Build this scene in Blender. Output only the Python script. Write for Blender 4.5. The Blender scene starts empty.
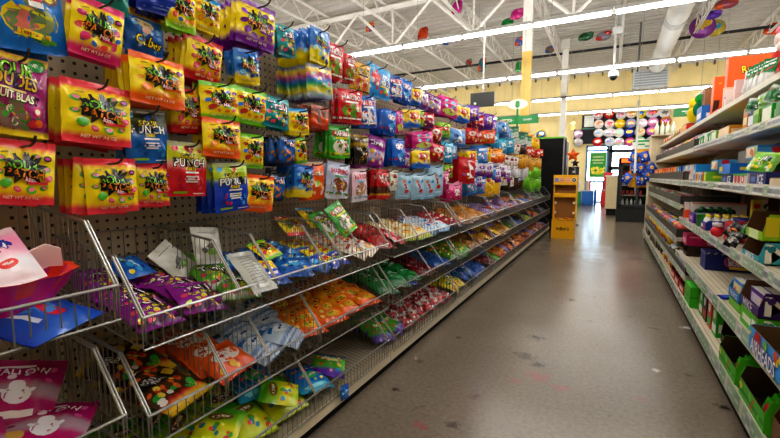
import bpy, bmesh, math, random
from mathutils import Vector, Matrix, noise
PI = math.pi
TUBE, SKY, EXPO = 50.0, 12.0, 0.45
scn = bpy.context.scene
COL = scn.collection
rnd = random.Random(7)

# ------------------------------------------------------------------ colour and materials
def lin(c):
    if isinstance(c, str):
        c = c.lstrip('#')
        c = [int(c[i:i+2], 16)/255 for i in (0, 2, 4)]
        c = [x/12.92 if x <= .04045 else ((x+.055)/1.055)**2.4 for x in c]
    return (c[0], c[1], c[2], 1.0)

def new_mat(name):
    m = bpy.data.materials.new(name); m.use_nodes = True
    nt = m.node_tree; nt.nodes.clear()
    out = nt.nodes.new('ShaderNodeOutputMaterial')
    b = nt.nodes.new('ShaderNodeBsdfPrincipled')
    nt.links.new(b.outputs[0], out.inputs[0])
    return m, nt, b

def vc_mat(name, rough, spec=.5, metal=0, bump=0, bscale=60, var=0.0):
    """procedural material tinted by the mesh's own colour attribute, with noise bump / variation"""
    m, nt, b = new_mat(name)
    a = nt.nodes.new('ShaderNodeAttribute'); a.attribute_name = 'Col'
    src = a.outputs['Color']
    tc = nt.nodes.new('ShaderNodeTexCoord')
    if var:
        n = nt.nodes.new('ShaderNodeTexNoise'); n.inputs['Scale'].default_value = 9; n.inputs['Detail'].default_value = 5
        nt.links.new(tc.outputs['Object'], n.inputs['Vector'])
        mr = nt.nodes.new('ShaderNodeMapRange'); mr.inputs[1].default_value = .3; mr.inputs[2].default_value = .7
        mr.inputs[3].default_value = 1-var; mr.inputs[4].default_value = 1+var
        nt.links.new(n.outputs['Fac'], mr.inputs[0])
        mx = nt.nodes.new('ShaderNodeVectorMath'); mx.operation = 'SCALE'
        nt.links.new(src, mx.inputs[0]); nt.links.new(mr.outputs[0], mx.inputs['Scale'])
        src = mx.outputs[0]
    nt.links.new(src, b.inputs['Base Color'])
    b.inputs['Roughness'].default_value = rough
    b.inputs['Specular IOR Level'].default_value = spec
    b.inputs['Metallic'].default_value = metal
    if bump:
        n = nt.nodes.new('ShaderNodeTexNoise'); n.inputs['Scale'].default_value = bscale; n.inputs['Detail'].default_value = 3
        n.inputs['Distortion'].default_value = .8
        nt.links.new(tc.outputs['Object'], n.inputs['Vector'])
        bp = nt.nodes.new('ShaderNodeBump'); bp.inputs['Strength'].default_value = bump; bp.inputs['Distance'].default_value = .004
        nt.links.new(n.outputs['Fac'], bp.inputs['Height']); nt.links.new(bp.outputs[0], b.inputs['Normal'])
    return m

M = dict(
    film=vc_mat('candy_film', .26, .6, bump=.35, bscale=34),
    foil=vc_mat('balloon_foil', .18, .6, .25, bump=.3, bscale=12),
    carton=vc_mat('printed_carton', .45, .4, var=.06),
    paint=vc_mat('painted_metal', .5, .4, var=.05),
    wire=vc_mat('zinc_wire', .33, .5, .75),
    plastic=vc_mat('plastic', .35, .5, var=.03),
    matte=vc_mat('matte_paint', .8, .2, var=.05),
)

def emit_mat(name, col, s):
    m = bpy.data.materials.new(name); m.use_nodes = True
    nt = m.node_tree; nt.nodes.clear()
    out = nt.nodes.new('ShaderNodeOutputMaterial'); e = nt.nodes.new('ShaderNodeEmission')
    e.inputs[0].default_value = lin(col); e.inputs[1].default_value = s
    nt.links.new(e.outputs[0], out.inputs[0]); return m
M['tube'] = emit_mat('fluorescent_tube', (1, .97, .93), TUBE)
for k_, f_ in (('tube_a', 1.35), ('tube_e', .95), ('tube_b', 1.0), ('tube_c', .55), ('tube_d', .55)): M[k_] = emit_mat('fluorescent_tube', (1, .97, .93), TUBE*f_)
M['screen'] = emit_mat('lit_header', 'ff5a20', 2.2)

def glass_mat():
    m, nt, b = new_mat('clear_glass')
    b.inputs['Base Color'].default_value = (1, 1, 1, 1); b.inputs['Roughness'].default_value = .02
    b.inputs['Transmission Weight'].default_value = 1; b.inputs['IOR'].default_value = 1.05
    return m
M['glass'] = glass_mat()
def clear_film():
    m, nt, b = new_mat('clear_plastic')
    b.inputs['Base Color'].default_value = (1, .97, .97, 1); b.inputs['Roughness'].default_value = .15
    b.inputs['Alpha'].default_value = .45
    return m
M['clear'] = clear_film()

# ------------------------------------------------------------------ mesh building
class MB:
    def __init__(s): s.v = []; s.f = []; s.c = []; s.T = None
    def _v(s, p):
        if s.T is not None: p = s.T @ Vector(p)
        s.v.append((p[0], p[1], p[2])); return len(s.v)-1
    def face(s, pts, col):
        s.f.append([s._v(p) for p in pts]); s.c.append(col if isinstance(col, list) else lin(col)); return s
    def box(s, x0, y0, z0, x1, y1, z1, col, cols=None):
        if x0 > x1: x0, x1 = x1, x0
        if y0 > y1: y0, y1 = y1, y0
        if z0 > z1: z0, z1 = z1, z0
        i = [s._v(p) for p in ((x0,y0,z0),(x1,y0,z0),(x1,y1,z0),(x0,y1,z0),(x0,y0,z1),(x1,y0,z1),(x1,y1,z1),(x0,y1,z1))]
        F = [(0,3,2,1),(4,5,6,7),(0,1,5,4),(1,2,6,5),(2,3,7,6),(3,0,4,7)]   # bottom top front(-y) right back left
        for k, f in enumerate(F):
            s.f.append([i[j] for j in f]); s.c.append(lin(cols[k] if cols else col))
        return s
    def rbox(s, x0, y0, z0, x1, y1, z1, r, col, seg=2):
        """box with its vertical edges rounded"""
        pts = []
        for cx, cy, a0 in ((x1-r, y1-r, 0), (x0+r, y1-r, PI/2), (x0+r, y0+r, PI), (x1-r, y0+r, 1.5*PI)):
            for k in range(seg+1):
                a = a0+k*PI/2/seg; pts.append((cx+r*math.cos(a), cy+r*math.sin(a)))
        return s.prism(pts, z0, z1, col)
    def prism(s, pts, z0, z1, col, axis=2):
        def P(p, z): return (p[0], p[1], z) if axis == 2 else ((p[0], z, p[1]) if axis == 1 else (z, p[0], p[1]))
        a = [s._v(P(p, z0)) for p in pts]; b = [s._v(P(p, z1)) for p in pts]; n = len(pts); c = lin(col)
        for i in range(n):
            j = (i+1) % n; s.f.append([a[i], a[j], b[j], b[i]]); s.c.append(c)
        s.f.append(a[::-1]); s.c.append(c); s.f.append(b); s.c.append(c); return s
    def tube(s, pts, r, n, col, cap=True):
        pts = [Vector(p) for p in pts]; c = lin(col); rings = []
        rr = r if isinstance(r, (list, tuple)) else [r]*len(pts)
        up = None
        for i, p in enumerate(pts):
            d = (pts[min(i+1, len(pts)-1)]-pts[max(i-1, 0)]).normalized()
            if up is None: up = Vector((0, 0, 1)) if abs(d.z) < .9 else Vector((0, 1, 0))
            a = d.cross(up).normalized(); b = a.cross(d).normalized()
            rings.append([s._v(p+(a*math.cos(2*PI*k/n)+b*math.sin(2*PI*k/n))*rr[i]) for k in range(n)])
        for q in range(len(rings)-1):
            for k in range(n):
                s.f.append([rings[q][k], rings[q][(k+1) % n], rings[q+1][(k+1) % n], rings[q+1][k]]); s.c.append(c)
        if cap: s.f.append(rings[0]); s.c.append(c); s.f.append(rings[-1][::-1]); s.c.append(c)
        return s
    def lathe(s, prof, n, col, ctr=(0, 0, 0), cols=None):
        rings = [[s._v((ctr[0]+r*math.cos(2*PI*k/n), ctr[1]+r*math.sin(2*PI*k/n), ctr[2]+z)) for k in range(n)] for r, z in prof]
        for q in range(len(rings)-1):
            c = lin(cols[q] if cols else col)
            for k in range(n):
                s.f.append([rings[q][k], rings[q][(k+1) % n], rings[q+1][(k+1) % n], rings[q+1][k]]); s.c.append(c)
        return s
    def ball(s, c, rx, ry, rz, col, n=10, m=6):
        prof = []
        base = len(s.v)
        for i in range(m+1):
            t = PI*i/m-PI/2
            for k in range(n):
                s._v((c[0]+rx*math.cos(t)*math.cos(2*PI*k/n), c[1]+ry*math.cos(t)*math.sin(2*PI*k/n), c[2]+rz*math.sin(t)))
        for i in range(m):
            for k in range(n):
                s.f.append([base+i*n+k, base+i*n+(k+1) % n, base+(i+1)*n+(k+1) % n, base+(i+1)*n+k]); s.c.append(lin(col))
        return s
    def art(s, ops, fn, w, h, lift=.0009):
        """printed layers on a surface: fn(x, z, layer) -> point; x in -w/2..w/2, z in 0..h"""
        li = -1; last = None
        for op in ops:
            for (V, F, c) in art_polys(op, w, h):
                li += .12 if op[0] == 'b' and op is last else 1; last = op
                off = len(s.v)
                for (x, z) in V: s._v(fn(max(-w*.5, min(w*.5, x)), max(0, min(h, z)), .0005+(li+1)*lift))
                cc = lin(c)
                for f in F: s.f.append([off+i for i in f]); s.c.append(cc)
        return s
    def mesh(s, name, mat, smooth=False, bev=0):
        me = bpy.data.meshes.new(name); me.from_pydata(s.v, [], s.f)
        at = me.color_attributes.new('Col', 'FLOAT_COLOR', 'CORNER')
        buf = []
        for f, c in zip(s.f, s.c):
            if isinstance(c, list):
                for q in c: buf.extend(q)
            else: buf.extend(list(c)*len(f))
        at.data.foreach_set('color', buf)
        for m in (mat if isinstance(mat, list) else [mat]): me.materials.append(M[m] if isinstance(m, str) else m)
        if smooth: me.polygons.foreach_set('use_smooth', [True]*len(me.polygons))
        me.update(); return me
    def build(s, name, mat, parent=None, smooth=False, loc=None, rotz=0):
        me = s.mesh(name, mat, smooth); o = bpy.data.objects.new(name, me); COL.objects.link(o)
        if parent: o.parent = parent
        if loc: o.location = loc
        if rotz: o.rotation_euler.z = rotz
        return o

def tag(o, label, cat, group=None, kind=None):
    o['label'] = label; o['category'] = cat
    if group: o['group'] = group
    if kind: o['kind'] = kind
    return o
def thing(name, label, cat, loc=(0, 0, 0), rotz=0, group=None):
    o = bpy.data.objects.new(name, None); COL.objects.link(o); o.empty_display_size = .05
    o.location = loc; o.rotation_euler.z = rotz
    return tag(o, label, cat, group)
def struct(o): o['kind'] = 'structure'; return o
def place(me, name, label, cat, loc, rot=(0, 0, 0), scale=None, group=None):
    o = bpy.data.objects.new(name, me); COL.objects.link(o); o.location = loc; o.rotation_euler = rot
    if scale: o.scale = scale
    return tag(o, label, cat, group)

# ------------------------------------------------------------------ lettering and printed shapes
_TG = {}
def tgeo(txt, off=0.0):
    k = (txt, off)
    if k in _TG: return _TG[k]
    cu = bpy.data.curves.new('lettering', 'FONT'); cu.body = txt; cu.resolution_u = 2; cu.offset = off
    ob = bpy.data.objects.new('lettering', cu); COL.objects.link(ob)
    dg = bpy.context.evaluated_depsgraph_get(); ev = ob.evaluated_get(dg); me = ev.to_mesh()
    V = [(v.co.x, v.co.y) for v in me.vertices]; F = [tuple(p.vertices) for p in me.polygons]
    ev.to_mesh_clear(); bpy.data.objects.remove(ob); bpy.data.curves.remove(cu)
    _TG[k] = (V, F); return V, F

def disc(cx, cz, rx, rz, rot=0, n=14, jag=None):
    V = [(0, 0)]; F = []
    for ring in (.55, 1):
        for k in range(n):
            a = 2*PI*k/n; r = ring*((jag[k % len(jag)]) if jag else 1)
            V.append((r*rx*math.cos(a), r*rz*math.sin(a)))
    for k in range(n):
        j = (k+1) % n
        F.append((0, 1+k, 1+j)); F.append((1+k, 1+n+k, 1+n+j, 1+j))
    c, s = math.cos(rot), math.sin(rot)
    return [(cx+x*c-z*s, cz+x*s+z*c) for x, z in V], F
def rect(cx, cz, w, h, rot=0, nx=5, nz=2):
    V = [((i/nx-.5)*w, (j/nz-.5)*h) for j in range(nz+1) for i in range(nx+1)]
    F = [(j*(nx+1)+i, j*(nx+1)+i+1, (j+1)*(nx+1)+i+1, (j+1)*(nx+1)+i) for j in range(nz) for i in range(nx)]
    c, s = math.cos(rot), math.sin(rot)
    return [(cx+x*c-z*s, cz+x*s+z*c) for x, z in V], F

def art_polys(op, w, h):
    k = op[0]; out = []
    if k == 't':      # t, text, cx, cz, width, colour, outline, rot(deg), height stretch
        txt, cx, cz, wr, col, oc = op[1:7]; rot = math.radians(op[7]) if len(op) > 7 else 0; hs = op[8] if len(op) > 8 else 1
        V0, _ = tgeo(txt, 0.0)
        x0 = min(v[0] for v in V0); x1 = max(v[0] for v in V0); z0 = min(v[1] for v in V0); z1 = max(v[1] for v in V0)
        sc = wr*w/(x1-x0); c, s = math.cos(rot), math.sin(rot)
        for off, cc in (((.085, oc),) if oc else ())+((.02, col),):
            V, F = tgeo(txt, off); P = []
            for x, z in V:
                x = (x-(x0+x1)/2)*sc; z = (z-(z0+z1)/2)*sc*hs
                P.append((cx*w+x*c-z*s, cz*h+x*s+z*c))
            out.append((P, F, cc))
    elif k == 'e':    # e, cx, cz, rx, rz, colour, rot
        V, F = disc(op[1]*w, op[2]*h, op[3]*w, op[4]*w, math.radians(op[6]) if len(op) > 6 else 0); out.append((V, F, op[5]))
    elif k == 'r':    # r, cx, cz, w, h(rel w), colour, rot
        V, F = rect(op[1]*w, op[2]*h, op[3]*w, op[4]*w, math.radians(op[6]) if len(op) > 6 else 0); out.append((V, F, op[5]))
    elif k == 's':    # splat
        r = random.Random(op[6] if len(op) > 6 else 3); jag = [(1.0 if i % 2 else .62)*r.uniform(.85, 1.15) for i in range(22)]
        V, F = disc(op[1]*w, op[2]*h, op[3]*w, op[4]*w, 0, 22, jag); out.append((V, F, op[5]))
    elif k == 'b':    # scatter of blobs: b, n, seed, colours, x0, z0, x1, z1, r
        r = random.Random(op[2])
        for i in range(op[1]):
            q = op[8]*r.uniform(.7, 1.25)
            V, F = disc(r.uniform(op[4], op[6])*w, r.uniform(op[5], op[7])*h, q*w, q*w*r.uniform(.6, 1), r.uniform(0, 3), 8)
            out.append((V, F, op[3][i % len(op[3])]))
    return out

# ------------------------------------------------------------------ candy bag designs
STY = {}
def sty(name, desc, w, h, d, bands, ops): STY[name] = dict(desc=desc, w=w, h=h, d=d, bands=bands, ops=ops)
YEL = 'fbe005'; BLK = '0c0a0c'; GRN = '74c41c'; ORG = 'f28a12'
def sour_patch(name, desc, edge, fruits, mid=YEL, top=None, lo=.2, fr2=None, ops2=()):
    top = top or edge; rr = random.Random(name)
    ops = []
    for (x, z) in ((-.36, .7), (-.38, .5), (.37, .56), (-.3, .29), (-.1, .24), (.12, .23), (.33, .27), (.4, .42), (.2, .76)):
        c = fruits[rr.randrange(len(fruits))]; r = rr.uniform(.055, .085)
        ops.append(('e', x, z, r*1.15, r*.85, c, rr.uniform(-50, 50)))
        if fr2: ops.append(('e', x+.008, z+.01, r*.75, r*.5, fr2, rr.uniform(-50, 50)))
    ops += [('e', -.28, .33, .1, .085, fruits[0], 20), ('s', .0, .55, .38, .3, BLK, 5),
            ('r', -.14, .73, .05, .14, BLK, 20), ('r', 0, .76, .05, .14, BLK, -6), ('r', .12, .73, .05, .12, BLK, -24),
            ('t', 'SOUR', -.03, .615, .5, GRN, BLK, -3, 1.2), ('t', 'PATCH', .01, .49, .6, ORG, BLK, -3, 1.1),
            ('t', 'kids', .1, .395, .17, 'ffffff', 'd01830', -6), ('e', .37, .74, .075, .06, '3a0a30'), ('e', .37, .74, .05, .028, 'c43a90'),
            ('r', .22, .34, .32, .05, edge if edge != GRN else 'e03060'), ('r', -.3, .8, .12, .025, '8a6a30', 8), ('t', 'NET WT 3.6 OZ', -.02, .11, .55, 'ffe9c0', None)] + list(ops2)
    sty(name, desc, .165, .19, .034, [(0, edge), (lo*.55, edge), (lo, mid), (.84, mid), (.885, top), (1, top)], ops)
sour_patch('spk_melon', 'yellow bag with watermelon-red edges', 'e8384a', ['4fae2a', 'e8486a', '4fae2a'], fr2='f08a98')
sour_patch('spk_pink', 'yellow bag with hot-pink edges', 'd81f6e', ['d8266a', '2a6fc0', 'e03a3a'], lo=.26)
sour_patch('spk_orange', 'yellow bag with orange edges', 'f0620e', ['f58a1a', 'f7a51e'], lo=.3, fr2='fbc24a')
sour_patch('spk_straw', 'yellow bag with strawberry-red edges', 'd0141e', ['c81a2c', 'e24a5a'], lo=.28, fr2='f08088')
sour_patch('spk_lime', 'yellow bag with lime-green edges', '74c81c', ['e0402a', '2a6fd0', 'f08a1a'], lo=.16)
sour_patch('spk_kids', 'yellow bag with lime lower edge', '8ccf20', ['e0402a', '2a6fd0', 'f08a1a'], top='f2d40e', lo=.22)
sour_patch('spk_sky', 'yellow bag with sky-blue top', 'f2d40e', ['f0a01a', 'e86020'], top='1a9be0', lo=.2)
sour_patch('spk_blue', 'blue bag with yellow lower corner', 'f0d414', ['7fc4f0', 'b4dcf7', '1550b0'], mid='1f78d2', top='1560b8', lo=.34)
sour_patch('spk_grape', 'yellow bag with grape-purple edges', '7a1fa0', ['7a2aa4', '9a4ac0', '6a1a90'], lo=.3)
def punch(name, desc, top, bot, fruits, txt):
    ops = [('b', 6, 3, fruits, -.4, .8, .4, .9, .075), ('r', 0, .94, .98, .05, 'c8c8c0'),
           ('t', 'SOUR', 0, .735, .46, 'e8d41a', '1a1408', 0, 1.1), ('t', 'PUNCH', 0, .625, .8, 'f4f4f0', '1a1010', 0, 1.15),
           ('r', .02, .52, .26, .085, 'f0d41a'), ('t', 'BITES', .02, .52, .22, '302010', None), ('r', .05, .45, .4, .045, 'f0eee8'),
           ('r', .05, .37, .36, .04, 'e4e0e0'), ('r', .05, .325, .4, .04, 'e4e0e0'), ('r', .05, .28, .32, .04, 'e4e0e0'),
           ('b', 8, 9, fruits, -.42, .14, .42, .42, .055), ('r', -.28, .34, .04, .16, fruits[0], -25), ('r', .36, .3, .04, .16, fruits[1], 20),
           ('r', -.2, .075, .36, .06, '9cc81e'), ('r', .3, .05, .3, .02, 'dddddd')]
    sty(name, desc, .15, .2, .03, [(0, bot), (.5, bot), (.62, txt), (.7, top), (.95, top), (1, 'b0b0a8')], ops)
punch('punch_blue', 'dark blue taffy bites bag', '3a4410', '1565b4', ['124a9a', '2a8ad8', '0e3c80'], '145a9c')
punch('punch_red', 'red taffy bites bag with lime top', 'c8cc1c', 'd01828', ['a80e3c', 'e2405a', 'c01030'], 'e89aa4')
punch('punch_mix', 'blue taffy bites bag with lime top', 'b4cc18', '1440b8', ['d0203a', '3a9ae0', '9ccc1e'], '2a60c0')
def haribo(name, desc, main, win, bot, tc='f4f4f4', toc=None, gum=('d02020', '2a9a30', 'f0c020', 'f6f0e0', 'f08020'), sub='ffffff', h=.2):
    ops = [('e', .0, .36, .4, .3, win), ('b', 22, 4, list(gum), -.3, .24, .3, .48, .06), ('r', 0, .13, .98, .06, sub),
           ('t', 'HARIBO', 0, .76, .8, tc, toc, 0, 1.15), ('r', 0, .62, .6, .07, sub), ('e', .36, .91, .07, .05, 'f2f2f2'), ('b', 5, 8, list(gum), -.45, .08, .45, .2, .05)]
    sty(name, desc, .16, h, .034, [(0, bot), (.18, bot), (.24, main), (1, main)], ops)
haribo('haribo_red', 'red gummy bag with green window band', 'd41428', '5a9a30', 'c41424', gum=('c03030', '8ab43a', 'e8c03a', 'f4e8d0'))
haribo('haribo_gold', 'gold gummy bear bag with black top', 'd8a414', 'c03424', 'caa010', 'f6d020', '201808', sub='1a1408')
haribo('haribo_blue', 'royal blue gummy bag with cola shapes', '1866c8', 'f0f0f4', '1550b0', 'f4f4f8', 'd02030', gum=('e03a2a', 'f0a020', 'f4f4f4', '3a70d0'))
haribo('haribo_green', 'green gummy bag with white window', '2f9a28', 'f0ece0', '52b41c', 'fdfdfd', 'c01820', gum=('c03040', '5a3020', 'e8e0d0', 'a04030'), sub='e8d41a')
haribo('haribo_white', 'pale blue-white gummy bag', 'c4cdea', '8a4a30', 'd8def0', 'd0182c', None, sub='2a8a4a')
haribo('haribo_pink', 'pale pink and white gummy bag', 'ecc8d6', 'b89080', 'e8e4f0', 'd8284a', None, sub='60b8e0')
def gen(name, desc, w, h, d, bands, txt=None, tc='ffffff', toc=None, tz=.68, tw=.76, trot=0, blobs=None, ops=(), th=1.1, seed=1):
    o = []
    if blobs: o.append(('b', 16, seed, blobs, -.42, .12, .42, .5, .085))
    o += list(ops)
    if txt: o.append(('t', txt, 0, tz, tw, tc, toc, trot, th))
    sty(name, desc, w, h, d, bands, o)
gen('blue_window', 'large blue gummy bag with meat-pink window', .24, .27, .04, [(0, '1473d0'), (1, '1a8ae4')], None, ops=[
    ('e', -.02, .36, .42, .26, 'e8d01a'), ('e', -.02, .36, .395, .235, '6f8a58'), ('e', -.12, .37, .27, .16, 'd8766a'), ('e', .2, .36, .12, .15, '9fae78'), ('e', .06, .43, .12, .08, '5a6a50'),
    ('r', .05, .44, .5, .04, 'd8d41a', -14), ('r', .0, .19, .5, .09, 'f0d81a', -8), ('t', 'Tear open to', .0, .19, .44, 'c02020', None, -8), ('r', .12, .15, .42, .06, '5aa02a', -10),
    ('t', 'PS', .17, .77, .5, 'f4d81a', '5a2410', 0, 1), ('r', -.25, .72, .3, .16, 'e4e8f4', -4), ('t', 'NATURAL', -.25, .73, .24, '2a4a9a', None, -4), ('r', .06, .6, .2, .12, 'd02424', -5), ('r', .06, .54, .22, .08, 'f0f0f0', -5)])
gen('sour_dudes', 'magenta sour gummy bag with yellow edges', .21, .25, .036, [(0, 'e8cc1a'), (.07, 'e8cc1a'), (.09, '94206c'), (.9, 'a01c70'), (.93, 'e4cc1e'), (1, 'a06010')], None, ops=[
    ('b', 14, 5, ['c43a9a', '6a1450', 'b02a80'], -.45, .3, .45, .85, .09), ('e', .0, .24, .42, .22, '4a8a2a'), ('e', .0, .24, .39, .195, '8a6a60'), ('b', 12, 6, ['d0404a', 'e8a030', 'f4e8d0', '4aa040'], -.25, .15, .25, .32, .06),
    ('e', .33, .91, .15, .1, '1f8a34'), ('t', 'NEW!', .33, .91, .2, 'ffffff', None, -8), ('t', 'SOUR', -.06, .8, .66, '8acb2a', '1a2a0a', 0, 1.2), ('t', 'DUDES', -.02, .66, .72, 'e0b01e', '2a104a', -3, 1.2),
    ('t', 'FRUIT BLAST', -.02, .47, .8, 'f2e6c0', '3a1030', -4, 1.2), ('r', -.1, .545, .5, .03, 'e8d080', -4), ('e', .36, .32, .07, .07, 'e84040'), ('e', .36, .32, .045, .045, 'f8f0e0'), ('e', .3, .16, .08, .06, 'd02838'), ('e', .4, .18, .07, .06, 'e86a20')])
gen('teal_fringe', 'teal bag', .17, .2, .035, [(0, '0f8a80'), (1, '128f86')], None, ops=[('r', 0, .08, .9, .03, '6ad0c4'), ('b', 8, 3, ['5ac8bc', '0a6a62'], -.4, .2, .4, .8, .07)])
gen('blue_plain', 'deep blue bag seen from below', .18, .22, .04, [(0, '0f2f9c'), (1, '1648c0')], None, ops=[('r', 0, .1, .8, .03, '6a8ae0', 2), ('r', .05, .16, .6, .02, '8aa4ec', 2), ('b', 6, 3, ['2a64d8', '0c2480'], -.4, .3, .4, .8, .08)])
gen('cubes', 'blue gummy cube bag with yellow header', .15, .17, .035, [(0, '1560b8'), (.82, '1866c0'), (.84, 'e6c81a'), (1, 'dcbc14')], None, ops=[
    ('b', 10, 4, ['6ab4ec', '3a8ad8', 'b0d8f4'], -.42, .08, .42, .7, .07), ('e', -.1, .68, .3, .1, 'e8d8a0', -10), ('t', 'WARHEADS', -.1, .69, .46, '5a3a10', None, -10), ('e', -.05, .55, .12, .1, 'f0c0b0'), ('t', 'Cubes', .05, .3, .72, 'f0dc1a', '1a1a08', -6, 1.2), ('t', 'EXTREME', 0, .92, .8, 'b02a1a', None, 0)])
def trolli(name, desc, a, b, tc='f6dce8'):
    gen(name, desc, .15, .18, .034, [(0, a), (.15, b), (.3, a), (1, a)], 'Trolli', tc, '1c0a18', .7, .74, 0, ['c8d83a', 'f08a3a', 'e04a6a', '3a2a20'], th=1.25, seed=4,
        ops=[('t', 'SOUR BRITE', .05, .5, .6, 'e8e03a', '201020', 4), ('b', 4, 7, ['f2e03a', 'e05a9a'], -.4, .84, .4, .93, .04)])
trolli('trolli_teal', 'teal gummy crawler bag', '0f9aa8', '0a5a66')
trolli('trolli_purple', 'purple and black gummy crawler bag', '8a1f8e', '140a14')
trolli('trolli_green', 'white and green gummy bag', '5aa82a', 'eaeae4', 'f4f4f4')
gen('octo', 'blue and black gummy octopus bag', .13, .17, .03, [(0, '10141c'), (.2, '1a5cb0'), (.8, '1e6ac4'), (.9, '0c0c10'), (1, '0c0c10')], 'Trolli', 'f0d0dc', '10101a', .72, .7, 0, ['a86a20', 'e08a3a', '203a20'], seed=6)
gen('sp_blueyellow', 'blue and yellow sour straw bag', .15, .19, .03, [(0, 'e8d418'), (.3, 'ecd81a'), (.45, '1f6cc4'), (1, '2a80d4')], 'SOUR', '9ad02a', '201a10', .66, .6, -12, ['f0e020', '1a50a8', '9ad8f4'], ops=[('t', 'PATCH', .02, .55, .6, 'f0902a', '201a10', -12)], seed=9)
gen('tri_pack', 'blue, yellow and magenta striped bag', .15, .19, .03, [(0, '4a1a70'), (.12, 'a8c8d8'), (.25, 'e8d418'), (.42, '2aa060'), (.55, '1f78d2'), (.7, 'c01f74'), (.85, 'e6cc1a'), (1, '2a60a8')], None, ops=[('b', 14, 3, ['f4f4f4', 'e8d020', 'd03a8a', '60b8e8'], -.4, .2, .4, .85, .06)])
gen('orange_win', 'orange bag with cream window', .16, .2, .032, [(0, 'e0500e'), (.9, 'f0640e'), (1, 'e8e0d0')], 'Gummi', 'f8e8c0', 'a02a08', .72, .7, 0, ['e8c08a', '9ad03a', 'f4e8d8'])
gen('orange_stick', 'orange-red jerky-style candy pack', .12, .15, .025, [(0, 'b8300c'), (.4, 'e4581a'), (.8, '7a3420'), (1, 'd84812')], None, ops=[('r', -.15, .55, .16, .8, '8a8078'), ('r', .2, .5, .12, .7, 'b0a89c')])
gen('airheads', 'sky-blue gummy bag with red balloon emblem', .26, .21, .036, [(0, '1a8ad8'), (1, '38aef0')], None, ops=[
    ('b', 9, 5, ['d8ecfa', '9ad4f6', 'f4f8fc'], -.45, .1, .45, .9, .06), ('e', -.2, .6, .2, .22, 'd0182c', 12), ('r', -.16, .58, .14, .03, 'f8d0d4', 20), ('e', -.26, .72, .045, .03, 'f4b4bc'), ('r', -.14, .28, .1, .1, 'd0182c', 12),
    ('t', 'AIR', .2, .66, .4, 'f6f6fa', '1a4aa0', 0), ('t', 'HEADS', .2, .5, .5, 'f6f6fa', '1a4aa0', 0), ('r', .2, .37, .45, .05, 'e8d820'), ('b', 5, 6, ['e0402a', '8ad03a', 'e8a02a'], .0, .1, .4, .28, .06)])
gen('blue_fizz', 'bright blue soft candy bag', .15, .2, .034, [(0, '0c48a8'), (.5, '1668d4'), (1, '1f7ae0')], None, ops=[('e', 0, .7, .34, .17, 'f2f4fa'), ('t', 'Fizz', 0, .7, .5, 'c8203a', None), ('e', .05, .4, .3, .12, '58b0f4', 20), ('b', 6, 3, ['8ad0f8', 'd0303a', 'f0f4fa'], -.4, .1, .4, .3, .07)])
gen('black_gold', 'black and gold caramel bag', .14, .2, .034, [(0, '8a2a80'), (.1, '201410'), (.6, '241610'), (.7, 'c09a1c'), (.8, '1c120c'), (1, 'b08a18')], None, ops=[('r', -.2, .5, .1, 1.2, 'c8a020'), ('e', .1, .35, .2, .16, '5a3018'), ('b', 5, 4, ['d8b83a', '8a5a20'], -.2, .2, .4, .5, .07)])
gen('purple_candy', 'violet-purple soft candy bag', .16, .2, .034, [(0, '7a1484'), (.2, 'a02aa4'), (.3, 'd8c8e0'), (.48, 'd8c8e0'), (.55, '9a1f9c'), (1, '8a1a90')], 'Chewy', 'f4e8f8', '4a0a50', .75, .7, 0, ['f0e0f0', 'd0409a', '40a0d0', 'f0c040'])
gen('pink_house', 'hot-pink candy bag with blue panels', .22, .19, .034, [(0, 'c41878'), (1, 'e02a92')], None, ops=[('r', -.22, .78, .16, .12, '58c0dc'), ('r', .22, .78, .16, .12, '58c0dc'), ('r', -.22, .52, .16, .12, '58c0dc'), ('r', .22, .52, .16, .12, '58c0dc'), ('r', 0, .66, .7, .04, 'f4a8d0'), ('e', 0, .24, .4, .15, 'c8d46a'), ('b', 10, 3, ['f0d84a', '5ac05a', 'e05a3a', 'f4f0f0'], -.35, .14, .35, .34, .05)])
gen('red_choc', 'red and brown chocolate candy bag', .15, .2, .034, [(0, 'b4141c'), (.12, 'd0202a'), (.16, 'e0b81a'), (.2, '4a2414'), (.4, '5a2c18'), (.45, 'c0181e'), (1, 'd02028')], 'Malt', 'f8e8e0', '6a0a10', .72, .7, 10, None)
gen('white_green', 'small white bag with green edge', .13, .17, .03, [(0, 'd8d8d0'), (1, 'ecece4')], None, ops=[('r', -.43, .5, .14, 1.25, '3aa83a'), ('e', .05, .72, .28, .16, '9a2430'), ('b', 7, 5, ['f08a2a', '8a4a20', 'c83a2a', '4aa04a'], -.25, .15, .4, .5, .08)])
gen('ice_blue', 'ice-blue bag with red ribbon candy', .18, .23, .036, [(0, '8ab4d0'), (.5, 'a4c8de'), (1, '9cc0d8')], None, ops=[('e', -.12, .66, .1, .1, 'e8742a'), ('r', .02, .42, .12, .45, 'd03428', 18), ('e', .12, .3, .13, .1, 'd8382c'), ('r', .24, .66, .22, .1, '2a6ac8', 6), ('e', .3, .72, .06, .05, '4ab04a'), ('r', .0, .12, .7, .04, 'dceaf4')])
gen('yellow_blue', 'yellow and blue chewy bite bag', .17, .18, .034, [(0, '1a60c0'), (.2, '1f6cd0'), (.3, 'f0cc18'), (.85, 'f4d41a'), (1, '1a60c0')], None, ops=[('e', .02, .6, .36, .2, 'd02a3a'), ('t', 'BITES', .02, .6, .56, 'ffffff', None, 8), ('r', -.1, .2, .5, .1, '1a60c0', -30), ('b', 6, 4, ['f4f4f4', 'e04a2a', '3a90e0'], -.4, .2, .4, .4, .07)])
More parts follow.
